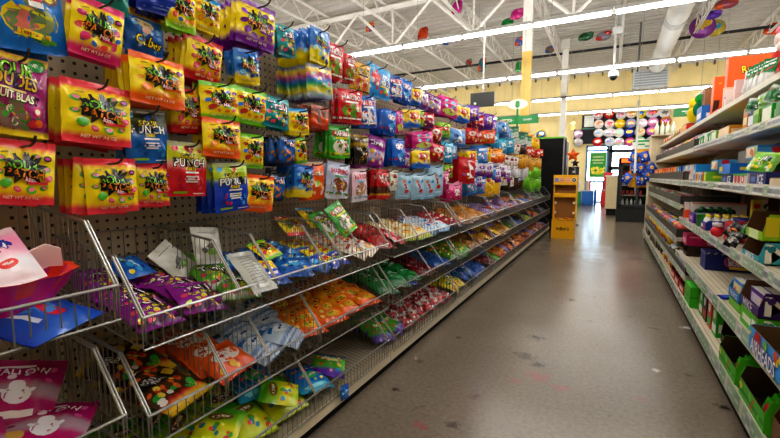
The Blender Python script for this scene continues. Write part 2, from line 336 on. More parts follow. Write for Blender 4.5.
gen('white_purple', 'white and purple chocolate bag', .16, .18, .034, [(0, '5a2080'), (.3, '7a3aa0'), (.45, 'e4dcec'), (1, 'ece4f0')], None, ops=[('e', 0, .6, .34, .14, '7a2a98'), ('b', 6, 4, ['8a4a2a', 'e8c04a', 'd04a6a'], -.35, .15, .35, .35, .08)])
gen('lime_fun', 'lime green candy bag', .16, .18, .034, [(0, '5aa81a'), (1, '9cd02a')], None, ops=[('e', .05, .55, .36, .2, 'd0303a'), ('r', .05, .55, .5, .06, 'f4f0e0'), ('b', 6, 4, ['f0e03a', 'e05a2a', 'f4f4f4'], -.4, .12, .4, .35, .08)])
gen('red_purple', 'red and purple fruit candy bag', .16, .18, .034, [(0, '5a1a6a'), (.4, '8a1a5a'), (.5, 'c0182c'), (1, 'c81c30')], None, ops=[('r', 0, .7, .7, .16, 'f4e8e8', 8), ('b', 8, 4, ['f0a02a', '3aa0d0', 'f0e040', 'e04a8a'], -.4, .12, .4, .5, .08)])
gen('red_candy', 'bright red fruit candy bag', .16, .18, .034, [(0, 'a81020'), (1, 'd41c28')], None, ops=[('e', 0, .62, .36, .2, 'f0e4da'), ('r', 0, .62, .5, .07, 'c01828'), ('b', 8, 3, ['f0d03a', '4aa84a', 'f08a2a', 'f4f0e8'], -.4, .12, .4, .4, .08)])
gen('aqua', 'aqua blue mint bag', .16, .2, .034, [(0, '1a8ac0'), (1, '3ab4dc')], None, ops=[('e', 0, .6, .32, .18, 'e4f2f8'), ('r', 0, .3, .6, .1, 'd8eef6', 10), ('b', 5, 3, ['e4f2f8', '1a60a0'], -.4, .1, .4, .5, .06)])
gen('blue_white', 'steel blue and white candy bag', .16, .2, .034, [(0, '2a60a8'), (.5, '6aa4d8'), (.8, '3a80c8'), (1, 'c8a030')], None, ops=[('r', .1, .5, .3, .9, 'dce8f2', 4), ('e', -.15, .5, .16, .14, '1a4a90'), ('b', 5, 6, ['c83a3a', 'f0d04a'], -.3, .15, .3, .3, .06)])
gen('pink_net', 'fuchsia and white netted candy bag', .16, .2, .045, [(0, 'b41460'), (.6, 'd42a7a'), (1, 'e88ab0')], None, ops=[('b', 30, 3, ['f4c8d8', '8a0c48', 'f0e0e4'], -.46, .06, .46, .9, .04), ('r', .1, .5, .3, .5, 'f0e8e8', 10)])
gen('red_white', 'long red bag with white stripe', .16, .28, .036, [(0, 'b01420'), (1, 'd0202c')], None, ops=[('r', .2, .55, .3, 1.2, 'f0e8e4', 8), ('e', -.15, .6, .18, .2, 'a00c18'), ('b', 6, 3, ['f0d04a', '2a60b0', 'f4f4f4'], -.3, .1, .4, .4, .08)])
gen('spring_blue', 'light blue bag with coloured eggs', .18, .22, .036, [(0, '1a60c0'), (.4, '58a4e0'), (1, '2a78d0')], None, ops=[('b', 16, 3, ['f4e8f0', 'f0d04a', 'e06a9a', '8ad06a'], -.42, .12, .42, .6, .08), ('r', 0, .78, .7, .16, 'e8eef8', 5)])
gen('purple_chip', 'purple snack bag with pale centre', .2, .19, .04, [(0, '5a2a98'), (1, '8a50c0')], None, ops=[('e', 0, .58, .32, .24, 'e8e0f4'), ('r', 0, .62, .4, .08, '6a30a0', 8), ('b', 5, 3, ['e8b03a', 'd08a2a'], -.2, .2, .3, .35, .08)])
gen('orange_bag', 'orange candy bag with white emblem', .18, .17, .045, [(0, 'd8480e'), (.5, 'f0641a'), (1, 'e8560e')], None, ops=[('e', .02, .55, .36, .2, 'f2e4da', -5), ('r', 0, .58, .44, .07, 'c83a3a', -5), ('b', 5, 3, ['f4c03a', 'c03a1a'], -.4, .1, .4, .3, .07)])
gen('lime_red', 'lime bag with red berry circle', .17, .19, .034, [(0, '8ac01a'), (1, 'b0d820')], None, ops=[('e', .0, .55, .3, .26, 'd0283a'), ('e', .0, .58, .2, .12, 'f4ece8'), ('b', 4, 2, ['4a9a2a', 'f0e03a'], -.4, .1, .4, .25, .09)])
gen('green_dark', 'dark green and white mint bag', .16, .18, .034, [(0, 'dfe8e4'), (.4, 'c8dcd4'), (.5, '1a6a48'), (1, '14583c')], None, ops=[('r', 0, .7, .6, .14, '5ab48a'), ('b', 6, 2, ['f4f8f4', '2a8a5a'], -.4, .1, .4, .4, .07)])
gen('yellow_net', 'golden yellow netted candy bag', .17, .22, .05, [(0, 'e0a80e'), (.7, 'f0c41a'), (1, 'd89a0e')], None, ops=[('b', 22, 5, ['f6e05a', 'c8800e', 'd8401a', 'f4e8c0'], -.45, .06, .45, .7, .06), ('e', 0, .8, .26, .14, 'c8281c')])
gen('gold_net', 'gold foil coin candy bag', .17, .22, .05, [(0, 'b87a14'), (1, 'dca82a')], None, ops=[('b', 24, 7, ['f4dc8a', '8a5208', 'd8a02a', 'f0e4c0'], -.45, .06, .45, .85, .07), ('r', 0, .82, .6, .12, '7a2a10')])
gen('orange_drop', 'orange bag with red tips', .15, .19, .04, [(0, 'c8281a'), (.25, 'e0501a'), (.4, 'f0861a'), (1, 'f4a01e')], None, ops=[('e', 0, .6, .28, .18, 'f4e4c8'), ('r', 0, .6, .4, .06, 'b83a10')])
gen('choc_mix', 'brown, white and red chocolate bag', .16, .18, .04, [(0, '2a1810'), (.5, '4a2a1c'), (1, '1c100c')], None, ops=[('b', 14, 7, ['ece8e4', '9a6a4a', 'c03a2a', '5a9a4a'], -.42, .1, .42, .9, .1)])
gen('white_net', 'white and grey netted candy bag', .17, .22, .05, [(0, 'b8b8bc'), (1, 'e4e4e6')], None, ops=[('b', 18, 7, ['f6f6f6', '8a8a92', '5a2a6a', 'c8c8cc'], -.44, .06, .44, .9, .08)])
gen('lime_bag', 'bright green gum ball bag', .17, .24, .055, [(0, '4a9a14'), (1, '7ac81e')], None, ops=[('b', 22, 7, ['a0e03a', '3a8a10', 'b8e85a'], -.45, .06, .45, .85, .08)])
# bags that lie in the wire bins
gen('blue_pack', 'blue sour candy pack', .15, .16, .035, [(0, '0f4ca0'), (.5, '1a70cc'), (1, '0f5ab4')], None, ops=[('e', .05, .55, .34, .16, '3aa8e4', 10), ('b', 10, 5, ['0a2a70', '60c0f0', 'e8d820', '0c3c8c'], -.42, .1, .42, .9, .07), ('r', 0, .58, .42, .07, 'dce8f4', 10)])
gen('yellow_sm', 'small yellow and blue candy pack', .12, .13, .03, [(0, '1a3cb0'), (.4, '2448c8'), (.5, 'f0dc1a'), (1, 'e8d41a')], None, ops=[('e', 0, .66, .32, .16, 'd0283a'), ('r', 0, .25, .6, .1, 'f0f0f4', 8), ('b', 5, 3, ['4ac03a', 'f4f4f4'], -.4, .1, .4, .5, .08)])
gen('white_red', 'white candy bag with red lettering', .16, .17, .04, [(0, 'dcd0c4'), (1, 'ece4da')], None, ops=[('r', 0, .7, .6, .12, 'b8322c'), ('e', .1, .4, .26, .16, 'd88a5a'), ('b', 6, 3, ['c83a2a', '2a8a4a', 'f0c83a'], -.4, .1, .4, .35, .07), ('r', -.4, .5, .1, 1, 'c8a084')])
gen('red_twist', 'shiny red licorice bag', .16, .22, .035, [(0, '8a0a14'), (.5, 'c4141e'), (1, 'a00e18')], None, ops=[('r', .05, .6, .7, .16, 'd83a3c', 8), ('r', .05, .6, .5, .06, 'f4dcd8', 8), ('b', 8, 3, ['6a0810', 'e05050'], -.4, .1, .4, .9, .06)])
gen('gold_lime', 'white and gold bag with lime edge', .17, .2, .04, [(0, '7ab41e'), (.15, 'c8b83a'), (.4, 'e8dcb8'), (1, 'ecdcae')], None, ops=[('e', 0, .5, .34, .2, 'd8a82a'), ('r', 0, .55, .5, .08, 'a8281c'), ('b', 5, 3, ['f4ecd8', 'c87a1a'], -.4, .2, .4, .8, .08)])
gen('white_bluered', 'pale blue bag with red candy swirls', .17, .19, .04, [(0, '4a90c8'), (.3, 'b8d4e8'), (.7, 'd4e2ee'), (1, 'c02030')], None, ops=[('b', 12, 3, ['c8202e', '2a60a8', 'f4f4f4'], -.42, .1, .42, .8, .09)])
gen('red_blue', 'red and navy cola candy bag', .15, .2, .035, [(0, '14284a'), (.3, 'a8141e'), (.8, 'c41c26'), (1, '1a1a2a')], None, ops=[('r', 0, .5, .6, .14, 'f0e4e0', 10), ('b', 5, 3, ['1a1418', 'e8d8d0'], -.4, .1, .4, .9, .06)])
gen('gold_choc', 'gold and brown caramel bag', .16, .18, .045, [(0, '6a3a10'), (.5, 'b87a1e'), (1, '8a5414')], None, ops=[('b', 18, 3, ['e8bc4a', '4a240c', 'd89a2a', 'f0dca0'], -.44, .08, .44, .92, .08)])
gen('purple_white', 'purple and white wrapped candy bag', .16, .18, .045, [(0, '4a1a74'), (.4, 'a890c0'), (1, '5a2488')], None, ops=[('b', 16, 3, ['f2eef6', '5a1a80', 'c85a9a', '8ab0e0'], -.44, .08, .44, .92, .08)])
gen('purple_lime', 'violet bag with lime candies', .16, .18, .045, [(0, '5aa41a'), (.3, '5a2a88'), (1, '7a50a0')], None, ops=[('b', 14, 3, ['a0d82a', 'f2eef6', '5a2a80'], -.44, .08, .44, .92, .08)])
gen('white_orange', 'white bag with orange candies', .16, .18, .045, [(0, 'b8b4b0'), (1, 'c8c0b8')], None, ops=[('b', 18, 3, ['e8581e', 'f4f4f4', 'd83a1e', '8a8a8a'], -.44, .08, .44, .92, .09)])
gen('silver', 'silver and charcoal candy bag', .16, .18, .045, [(0, '505258'), (1, '888a90')], None, ops=[('b', 14, 3, ['e4e6ea', '2a2a30', '94969c', '50525a'], -.44, .08, .44, .92, .09)])
gen('mallow', 'magenta marshmallow bag with white panel', .22, .24, .055, [(0, 'a01058'), (.3, 'b0186a'), (.38, 'b090a0'), (.5, 'a88898'), (.58, 'a81462'), (1, '900e50')], None, ops=[('e', .05, .36, .17, .15, 'e8e4ec'), ('e', .02, .49, .1, .09, 'e8e4ec'), ('e', .2, .42, .06, .03, 'e8e4ec', 30), ('e', -.12, .4, .06, .03, 'e8e4ec', -30), ('b', 9, 4, ['8a1048', 'd850a0', 'e8c8d8'], -.45, .1, .45, .95, .06), ('t', 'MALLOW', 0, .72, .7, 'f4d8e8', '8a1048', 6, 1.2), ('r', .1, .12, .4, .08, 'e8dce4', 4), ('e', -.28, .25, .14, .1, 'c8a050'), ('r', -.1, .82, .5, .06, 'f0d8e4', 6)])
gen('gold_black', 'black and gold gummy bag with red stripe', .2, .23, .045, [(0, 'c8a01c'), (.12, 'd8b02a'), (.2, 'c41c20'), (.26, '3a2a18'), (.5, '5a3a18'), (.6, '1c1810'), (.85, '241e14'), (1, 'c8a01c')], None, ops=[
    ('b', 22, 5, ['e8682a', '3aa040', 'f0d04a', 'e8e0d8', 'd03a2a'], -.42, .22, .42, .52, .065), ('e', -.15, .72, .14, .1, 'f0f0ee'), ('t', '80', -.15, .72, .2, '14100c', None, 0, 1.2), ('t', 'YEARS', -.05, .6, .3, 'e8e4dc', None), ('r', .3, .7, .2, .2, 'd8b42a', 20)])
gen('stripe_blue', 'blue and white striped mint bag', .19, .2, .045, [(0, '1a5aa0'), (.06, 'e4ecf2'), (.12, '1a5aa0'), (.18, 'e4ecf2'), (.24, '1a5aa0'), (.3, 'e4ecf2'), (.36, '1a64ac'), (.44, 'c8d8e4'), (.8, 'b4cce0'), (.88, '1a5aa0'), (1, '2a6ab0')], None, ops=[('e', 0, .6, .34, .15, 'e8eef4'), ('r', 0, .6, .44, .06, '1a4a90', 6), ('r', -.2, .75, .3, .1, '2a70b8', 10)])
gen('amber', 'orange and yellow peanut candy bag', .18, .2, .045, [(0, 'd8480e'), (.4, 'f07a14'), (.7, 'f0a41a'), (1, 'c8400c')], None, ops=[('r', .02, .62, .7, .2, 'c8200e', 10), ('t', 'CHEWY', .02, .62, .58, 'f8d82a', '6a1404', 10, 1.3), ('e', .05, .3, .26, .13, 'f4c83a'), ('b', 5, 3, ['8a2a0a', 'f8dc6a', '5aa83a'], -.4, .1, .4, .4, .07)])
gen('green_bag', 'glossy green spearmint bag', .2, .22, .05, [(0, '0a5a2a'), (.5, '12883e'), (1, '0c6a30')], None, ops=[('r', 0, .62, .6, .12, 'c8e4d0', 6), ('b', 14, 3, ['2aa85a', '0a4a20', '8ad0a4'], -.44, .08, .44, .92, .07)])
gen('dark_red', 'dark red cherry candy bag', .17, .19, .045, [(0, '5a0a18'), (1, '8a1424')], None, ops=[('b', 16, 3, ['c83a4a', 'e4d0d0', '3a0610', 'a82030'], -.44, .08, .44, .92, .07)])
gen('blue_multi', 'blue bag of mixed hard candy', .17, .19, .045, [(0, '12489a'), (1, '2a70c8')], None, ops=[('b', 18, 3, ['d8302e', 'f0c83a', '3aa04a', 'f0f0f0', '0c2a6a'], -.44, .08, .44, .92, .07)])
gen('lime_orange', 'green bag with orange fruit slices', .17, .19, .045, [(0, '3a7a1a'), (1, '6aa82a')], None, ops=[('b', 18, 3, ['f08a2a', 'd84a1e', 'c8dc4a', '2a5a10'], -.44, .08, .44, .92, .08)])
gen('lime_yellow', 'yellow-green sour crawler bag', .19, .21, .045, [(0, 'b4c81a'), (.4, 'dcd81c'), (.6, '8abc1e'), (1, '3a9a2a')], None, ops=[('e', -.02, .68, .32, .13, '7a5a2a', 8), ('r', -.02, .68, .46, .07, 'f0e4c0', 8), ('b', 10, 3, ['2a8a9a', 'e8542a', '4aa830', 'f4ec6a'], -.42, .1, .42, .5, .07), ('e', .3, .16, .08, .08, 'c8281e')])
gen('blue_fish', 'blue gummy fish bag', .2, .23, .045, [(0, '28a0c0'), (.3, '1a78c4'), (1, '1250a8')], None, ops=[('b', 16, 3, ['f08a2a', '3ac0b0', 'e85a8a', 'f0d84a'], -.42, .3, .42, .9, .06), ('e', 0, .5, .28, .14, '3ab46a'), ('t', 'Gummies', 0, .5, .44, 'f4f8f0', '0c4a30', 6), ('r', 0, .14, .7, .1, '6ad0e0', 6)])
gen('green_purple', 'green and purple cartoon-style candy bag', .18, .24, .045, [(0, '4a1f90'), (.2, '5a2aa4'), (.3, '4aa02a'), (.8, '5ab02e'), (1, '3a1a80')], None, ops=[('b', 16, 3, ['e88ab0', 'f0d84a', '2a8ad0', 'e8e4d8', 'd04a2a'], -.4, .15, .4, .85, .08), ('r', 0, .62, .6, .14, 'e4e0a0', -10)])
gen('red_white_sm', 'small red and white candy packet', .13, .14, .03, [(0, 'b01c24'), (.5, 'c42a30'), (.6, 'e4dcd8'), (1, 'd8d0cc')], None, ops=[('e', 0, .7, .28, .16, '9a1420'), ('b', 8, 3, ['f0ece8', '3a3a3a', 'd84a4a'], -.4, .1, .4, .5, .09)])
gen('yellow_pack', 'yellow corn candy packet', .14, .17, .03, [(0, 'd8c41a'), (1, 'f0dc28')], None, ops=[('e', 0, .6, .3, .18, '3a8a2a'), ('r', 0, .6, .42, .08, 'f4f0d0'), ('b', 6, 3, ['e86a1e', 'f4f0d8'], -.4, .1, .4, .35, .08)])
gen('brown_red', 'brown and red licorice bag', .16, .18, .04, [(0, '3a1a14'), (.5, '8a1a1c'), (1, '5a1414')], None, ops=[('b', 14, 3, ['c83a2e', 'e4c8a0', '2a100c', 'd8842a'], -.42, .1, .42, .9, .08)])
gen('air_blue', 'royal blue taffy bag with red balloon', .2, .2, .04, [(0, '0c3c9c'), (.5, '1a64cc'), (1, '0f4cb4')], None, ops=[('e', -.1, .55, .26, .2, '3a9ae4', 15), ('e', .1, .6, .18, .12, 'd8203a', 12), ('r', .0, .3, .5, .07, 'cfe2f4', 10)])
gen('cotton', 'pink and white cotton candy bag', .2, .26, .06, [(0, 'f0e8f0'), (.35, 'eef0f8'), (.5, 'f0b4cc'), (.75, 'f090b8'), (1, 'f4e0ea')], None, ops=[('e', .0, .62, .38, .17, '2a3a9a', 12), ('t', 'OW', .05, .62, .5, 'f4f4fc', '2a3a9a', 12, 1.2), ('e', .12, .32, .16, .1, 'd8342e', 8), ('e', .12, .33, .09, .03, 'f4d8d4'), ('e', -.22, .2, .1, .06, '2a8ad8')])
gen('silver_back', 'silver-backed candy bag showing its printed back', .12, .2, .035, [(0, '9a9c98'), (.5, 'b8bab4'), (1, 'a4a6a2')], None, ops=[('r', 0, .5+i*.07, .7, .02, '6a6c68') for i in range(-5, 6)]+[('r', .0, .12, .5, .12, 'e4e4e0')])
gen('white_sheet', 'clear bag with white paper card', .12, .16, .03, [(0, 'b4b4ae'), (.6, 'c8c8c2'), (.8, 'e4e4de'), (1, 'dcdcd6')], None, ops=[('r', 0, .82, .7, .03, '8a8a84'), ('r', -.05, .4, .5, .2, '4a4440', 30), ('e', .1, .3, .2, .12, '7aa84a')])

_BAG = {}
def bag_mesh(name, lo=False):
    """a pillow bag with flat crimped ends, hung from its top edge: origin at the top centre, front towards -Y"""
    if (name, lo) in _BAG: return _BAG[(name, lo)]
    S = STY[name]; w, h, d = S['w'], S['h'], S['d']
    nx, nz = (6, 8) if lo else (14, 20)
    rr = random.Random(name); ph = [rr.uniform(0, 6) for _ in range(6)]
    def prof(u, t):
        a = max(0, 1-abs(u)**2.6)**.62
        lo_, hi = .07, .9
        s = 0 if t <= lo_ or t >= hi else math.sin(PI*(t-lo_)/(hi-lo_))**.55
        return a*s
    def front(x, z, lift=0):
        u = max(-1, min(1, 2*x/w)); t = max(0, min(1, z/h)); p = prof(u, t)
        wr = .0022*(math.sin(9*u+ph[0]+4*t)+math.sin(17*t+ph[1]+3*u))*(.4+p)+.0016*math.sin(26*u+ph[2])*(1 if t < .16 or t > .84 else .25)
        pin = 1-.05*p
        return (x*pin, -d*.55*p+wr-lift-.001, z-h)
    def back(x, z):
        f = front(x, z); u = max(-1, min(1, 2*x/w)); p = prof(u, max(0, min(1, z/h)))
        return (f[0], d*.45*p+.001, f[2])
    def bcol(x, z):
        t = z/h+.012*math.sin(40*x/w+ph[3])+.01*math.sin(90*x/w+ph[4]); B = S['bands']
        for (a, ca), (b, cb) in zip(B, B[1:]):
            if t <= b:
                k = max(0, min(1, (t-a)/max(1e-4, b-a))); ca, cb = lin(ca), lin(cb)
                return tuple(ca[i]+(cb[i]-ca[i])*k for i in range(4))
        return lin(B[-1][1])
    mb = MB(); ts = sorted(set([i/nz for i in range(nz+1)]))
    for fn, fr in ((front, 1), (back, 0)):
        base = len(mb.v); cc = []
        for t in ts:
            for i in range(nx+1):
                x = (i/nx-.5)*w; z = t*h
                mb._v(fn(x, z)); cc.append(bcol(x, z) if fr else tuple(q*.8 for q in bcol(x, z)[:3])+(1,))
        for j in range(len(ts)-1):
            for i in range(nx):
                q = [j*(nx+1)+i, j*(nx+1)+i+1, (j+1)*(nx+1)+i+1, (j+1)*(nx+1)+i]
                if not fr: q = q[::-1]
                mb.f.append([base+k for k in q]); mb.c.append([cc[k] for k in q])
    mb.art([q for q in S['ops'] if not lo or q[0] in 'er' or (q[0] == 'b' and q[1] < 13)] if lo else S['ops'], front, w*.96, h, .0002)
    me = mb.mesh('candy_bag', 'film', smooth=True); _BAG[(name, lo)] = me; return me
NEAR = """spk_melon 0.51 1.29 0.14 0.17 -1.37 4;sour_dudes 0.52 1.51 0.13 0.21 -1.37 3;blue_window 0.54 1.75 0.16 0.22 -1.37 3;spk_melon 0.70 1.47 0.19 0.18 -1.36 5;spk_melon 0.72 1.25 0.15 0.17 -1.37 6;spk_pink 0.72 1.71 0.14 0.17 -1.36 2;teal_fringe 0.75 1.86 0.14 0.16 -1.37 2;punch_blue 0.86 1.42 0.15 0.18 -1.39 3;spk_melon 0.88 1.24 0.12 0.15 -1.40 2;spk_orange 0.88 1.59 0.19 0.16 -1.35 5;cubes 0.90 1.75 0.13 0.14 -1.42 2;blue_plain 0.91 1.90 0.16 0.16 -1.37 3;spk_kids 0.99 1.85 0.11 0.14 -1.37 2;punch_red 1.00 1.32 0.16 0.20 -1.38 2;spk_straw 1.02 1.52 0.13 0.16 -1.40 2;spk_straw 1.09 1.71 0.15 0.16 -1.37 4;spk_sky 1.11 1.87 0.11 0.13 -1.37 2;spk_lime 1.14 1.56 0.18 0.14 -1.37 2;spk_orange 1.15 1.42 0.17 0.15 -1.36 3;punch_mix 1.18 1.25 0.17 0.20 -1.37 4;spk_blue 1.30 1.73 0.13 0.14 -1.38 3;spk_lime 1.33 1.57 0.18 0.15 -1.38 2;spk_lime 1.33 1.38 0.13 0.15 -1.40 2;spk_orange 1.35 1.20 0.17 0.16 -1.37 2;spk_grape 1.36 1.93 0.20 0.18 -1.36 9;octo 1.47 1.21 0.10 0.13 -1.38 2;trolli_teal 1.48 1.56 0.16 0.14 -1.38 3;octo 1.53 1.39 0.10 0.14 -1.37 6;trolli_teal 1.56 1.91 0.12 0.14 -1.40 2;spk_sky 1.63 1.53 0.14 0.13 -1.38 3;spk_blue 1.65 1.25 0.14 0.16 -1.37 5;spk_lime 1.65 1.39 0.08 0.13 -1.40 2;orange_win 1.76 1.27 0.16 0.20 -1.40 2;tri_pack 1.78 1.77 0.19 0.17 -1.37 9;sp_blueyellow 1.80 1.96 0.14 0.18 -1.37 8;orange_stick 1.82 1.57 0.16 0.12 -1.39 5;haribo_red 1.93 1.92 0.16 0.19 -1.37 3;haribo_white 1.96 1.27 0.19 0.20 -1.37 3;haribo_green 1.97 1.48 0.17 0.18 -1.37 4;haribo_red 2.07 1.90 0.09 0.16 -1.37 2;haribo_red 2.07 1.70 0.21 0.19 -1.37 3;haribo_pink 2.17 1.24 0.16 0.20 -1.37 2;haribo_gold 2.20 1.88 0.20 0.19 -1.37 2;black_gold 2.21 1.45 0.15 0.20 -1.38 3;haribo_blue 2.26 1.70 0.18 0.20 -1.38 2;purple_candy 2.40 1.46 0.21 0.20 -1.38 3;airheads 2.42 1.91 0.27 0.20 -1.37 2;red_choc 2.48 1.24 0.17 0.20 -1.38 3;blue_fizz 2.61 1.66 0.13 0.18 -1.38 5;haribo_blue 2.65 1.90 0.17 0.16 -1.37 2;white_green 2.67 1.24 0.13 0.15 -1.39 1;blue_fizz 2.71 1.47 0.16 0.20 -1.38 4;pink_house 2.74 1.67 0.10 0.16 -1.38 2;blue_fizz 2.83 1.91 0.15 0.18 -1.37 2;purple_candy 2.84 1.40 0.10 0.14 -1.38 2;ice_blue 2.86 1.22 0.19 0.20 -1.39 1;yellow_blue 2.93 1.72 0.22 0.15 -1.38 2;yellow_blue 2.99 1.89 0.17 0.14 -1.38 3;ice_blue 3.05 1.22 0.20 0.21 -1.38 1;yellow_blue 3.10 1.42 0.24 0.16 -1.37 3;lime_fun 3.11 1.73 0.10 0.13 -1.38 1;pink_house 3.14 1.56 0.27 0.15 -1.38 3;white_purple 3.17 1.88 0.14 0.14 -1.38 2;red_purple 3.25 1.73 0.19 0.13 -1.38 2;ice_blue 3.27 1.22 0.20 0.22 -1.38 1;purple_candy 3.38 1.89 0.25 0.14 -1.38 4;red_candy 3.45 1.64 0.19 0.14 -1.38 3;ice_blue 3.45 1.29 0.21 0.27 -1.38 2;red_candy 3.49 1.48 0.22 0.15 -1.37 3;lime_fun 3.66 1.69 0.18 0.13 -1.38 2;pink_net 3.66 1.24 0.16 0.17 -1.38 1;aqua 3.72 1.52 0.19 0.20 -1.37 1;pink_house 3.75 1.93 0.27 0.18 -1.37 3;lime_fun 3.78 1.31 0.14 0.13 -1.38 1;pink_net 3.85 1.12 0.27 0.17 -1.34 3;blue_white 3.90 1.55 0.23 0.19 -1.40 2;blue_white 3.99 1.68 0.27 0.19 -1.37 4;yellow_blue 4.14 1.92 0.27 0.17 -1.37 3;red_white 4.22 1.39 0.27 0.27 -1.33 6"""
FAR = """red_purple 4.47 1.92 0.17;spring_blue 4.71 1.47 0.26;spring_blue 4.71 1.27 0.22;purple_chip 4.94 1.92 0.16;red_candy 4.64 1.70 0.21;orange_bag 5.06 1.69 0.17;lime_red 5.48 1.71 0.18;blue_white 5.76 1.91 0.17;aqua 5.98 1.74 0.18;white_green 6.62 1.80 0.17;green_dark 6.96 1.91 0.16;yellow_net 8.34 1.92 0.24;yellow_net 5.20 1.46 0.19;orange_drop 5.73 1.54 0.20;white_green 6.15 1.55 0.20;yellow_net 5.23 1.25 0.23;choc_mix 6.85 1.68 0.17;white_purple 5.96 1.33 0.18;gold_net 6.80 1.50 0.22;gold_net 7.87 1.58 0.26;white_net 7.04 1.35 0.25;white_green 6.03 1.17 0.17;lime_bag 8.36 1.30 0.26;red_candy 8.47 1.76 0.17;choc_mix 6.63 1.17 0.16;yellow_blue 4.52 1.60 0.13;white_purple 4.85 1.29 0.14"""
# ------------------------------------------------------------------ the building
def floor_material():
    m, nt, b = new_mat('worn_concrete'); N = nt.nodes; L = nt.links
    geo = N.new('ShaderNodeTexCoord')
    def noise_(sc, det=6, rough=.6, dist=0):
        n = N.new('ShaderNodeTexNoise'); n.inputs['Scale'].default_value = sc; n.inputs['Detail'].default_value = det
        n.inputs['Roughness'].default_value = rough; n.inputs['Distortion'].default_value = dist
        L.new(geo.outputs['Object'], n.inputs['Vector']); return n
    def ramp(src, p0, c0, p1, c1):
        r = N.new('ShaderNodeValToRGB'); r.color_ramp.elements[0].position = p0; r.color_ramp.elements[0].color = lin(c0)
        r.color_ramp.elements[1].position = p1; r.color_ramp.elements[1].color = lin(c1); L.new(src, r.inputs[0]); return r
    base = ramp(noise_(1.3, 8, .65, .4).outputs['Fac'], .25, '7b7062', .78, '8c8072')
    fine = ramp(noise_(45, 4, .7).outputs['Fac'], .35, 'c8c8c8', .65, 'ffffff')
    mul = N.new('ShaderNodeMixRGB'); mul.blend_type = 'MULTIPLY'; mul.inputs[0].default_value = .7
    L.new(base.outputs[0], mul.inputs[1]); L.new(fine.outputs[0], mul.inputs[2])
    # small dark specks, everywhere
    sp = ramp(noise_(7, 3, .55, .6).outputs['Fac'], .69, '000000', .74, 'ffffff')
    cur = mul.outputs[0]
    def mixto(fac, col, cur):
        mx = N.new('ShaderNodeMixRGB'); L.new(fac, mx.inputs[0]); L.new(cur, mx.inputs[1]); mx.inputs[2].default_value = lin(col); return mx.outputs[0]
    sc_ = N.new('ShaderNodeMath'); sc_.operation = 'MULTIPLY'; sc_.inputs[1].default_value = .55
    L.new(sp.outputs[0], sc_.inputs[0]); cur = mixto(sc_.outputs[0], '3c3934', cur)
    wob = noise_(26, 6, .75, .6)
    for x, y, r, col, k in ((-.45, 2.76, .075, '2e2b28', .85), (-.36, 2.66, .06, '34302c', .8), (-.43, 3.12, .075, '332f2c', .8), (-.29, 4.27, .05, '2c2a28', .8), (-1.02, 1.97, .035, '282624', .9),
                         (-.62, 1.80, .045, '2e2b28', .7), (.565, 2.61, .045, '2a2523', .85), (-.33, 2.5, .1, '9a5a5e', .55), (-.2, 2.42, .06, '9a565c', .5), (-.44, 2.38, .05, '9a5a60', .5), (-.75, 1.72, .05, '9c4a50', .6),
                         (.3, 2.93, .03, 'c4beb4', .8), (.58, 3.9, .045, 'd8d4cc', .9), (.2, 2.5, .05, '8c5c60', .35), (-.95, 2.85, .03, '332f2b', .7), (-1.05, 2.35, .04, '35312d', .7), (.47, 2.95, .03, '3a3632', .6), (-.1, 3.7, .04, '4a4540', .5), (-.6, 2.1, .04, '403b37', .6)):
        d = N.new('ShaderNodeVectorMath'); d.operation = 'DISTANCE'; d.inputs[1].default_value = (x, y, 0); L.new(geo.outputs['Object'], d.inputs[0])
        a = N.new('ShaderNodeMath'); a.operation = 'MULTIPLY_ADD'; a.inputs[1].default_value = r*3.4; L.new(wob.outputs['Fac'], a.inputs[0]); L.new(d.outputs['Value'], a.inputs[2])
        mr = N.new('ShaderNodeMapRange'); mr.inputs[1].default_value = r*2.0; mr.inputs[2].default_value = r*2.6; mr.inputs[3].default_value = k; mr.inputs[4].default_value = 0
        L.new(a.outputs[0], mr.inputs[0]); cur = mixto(mr.outputs[0], col, cur)
    L.new(cur, b.inputs['Base Color'])
    rr = ramp(noise_(2.5, 5).outputs['Fac'], .3, '808080', .7, '8c8c8c'); L.new(rr.outputs[0], b.inputs['Roughness'])
    b.inputs['Specular IOR Level'].default_value = .45
    bp = N.new('ShaderNodeBump'); bp.inputs['Strength'].default_value = .08; L.new(wob.outputs['Fac'], bp.inputs['Height']); L.new(bp.outputs[0], b.inputs['Normal'])
    return m
XL, XR, YF, YB, ZC = -13.0, 9.0, -5.0, 20.5, 5.9
f = MB(); f.box(XL, YF, -.1, XR, YB, 0, '7a7468'); struct(f.build('floor', floor_material()))

def wall_material(name, col, ribs):
    m, nt, b = new_mat(name); N = nt.nodes; L = nt.links
    tc = N.new('ShaderNodeTexCoord'); n = N.new('ShaderNodeTexNoise'); n.inputs['Scale'].default_value = 1.5; n.inputs['Detail'].default_value = 4
    L.new(tc.outputs['Object'], n.inputs['Vector'])
    r = N.new('ShaderNodeValToRGB'); c = lin(col)
    r.color_ramp.elements[0].color = tuple(x*.88 for x in c[:3])+(1,); r.color_ramp.elements[1].color = c
    r.color_ramp.elements[0].position = .3; r.color_ramp.elements[1].position = .7
    L.new(n.outputs['Fac'], r.inputs[0]); L.new(r.outputs[0], b.inputs['Base Color']); b.inputs['Roughness'].default_value = .7
    w = N.new('ShaderNodeTexWave'); w.inputs['Scale'].default_value = ribs; w.bands_direction = 'X'; L.new(tc.outputs['Object'], w.inputs['Vector'])
    bp = N.new('ShaderNodeBump'); bp.inputs['Strength'].default_value = .25; bp.inputs['Distance'].default_value = .02
    L.new(w.outputs['Fac'], bp.inputs['Height']); L.new(bp.outputs[0], b.inputs['Normal']); return m
WALL = wall_material('straw_yellow_wall', 'f3dfa2', 1.3)
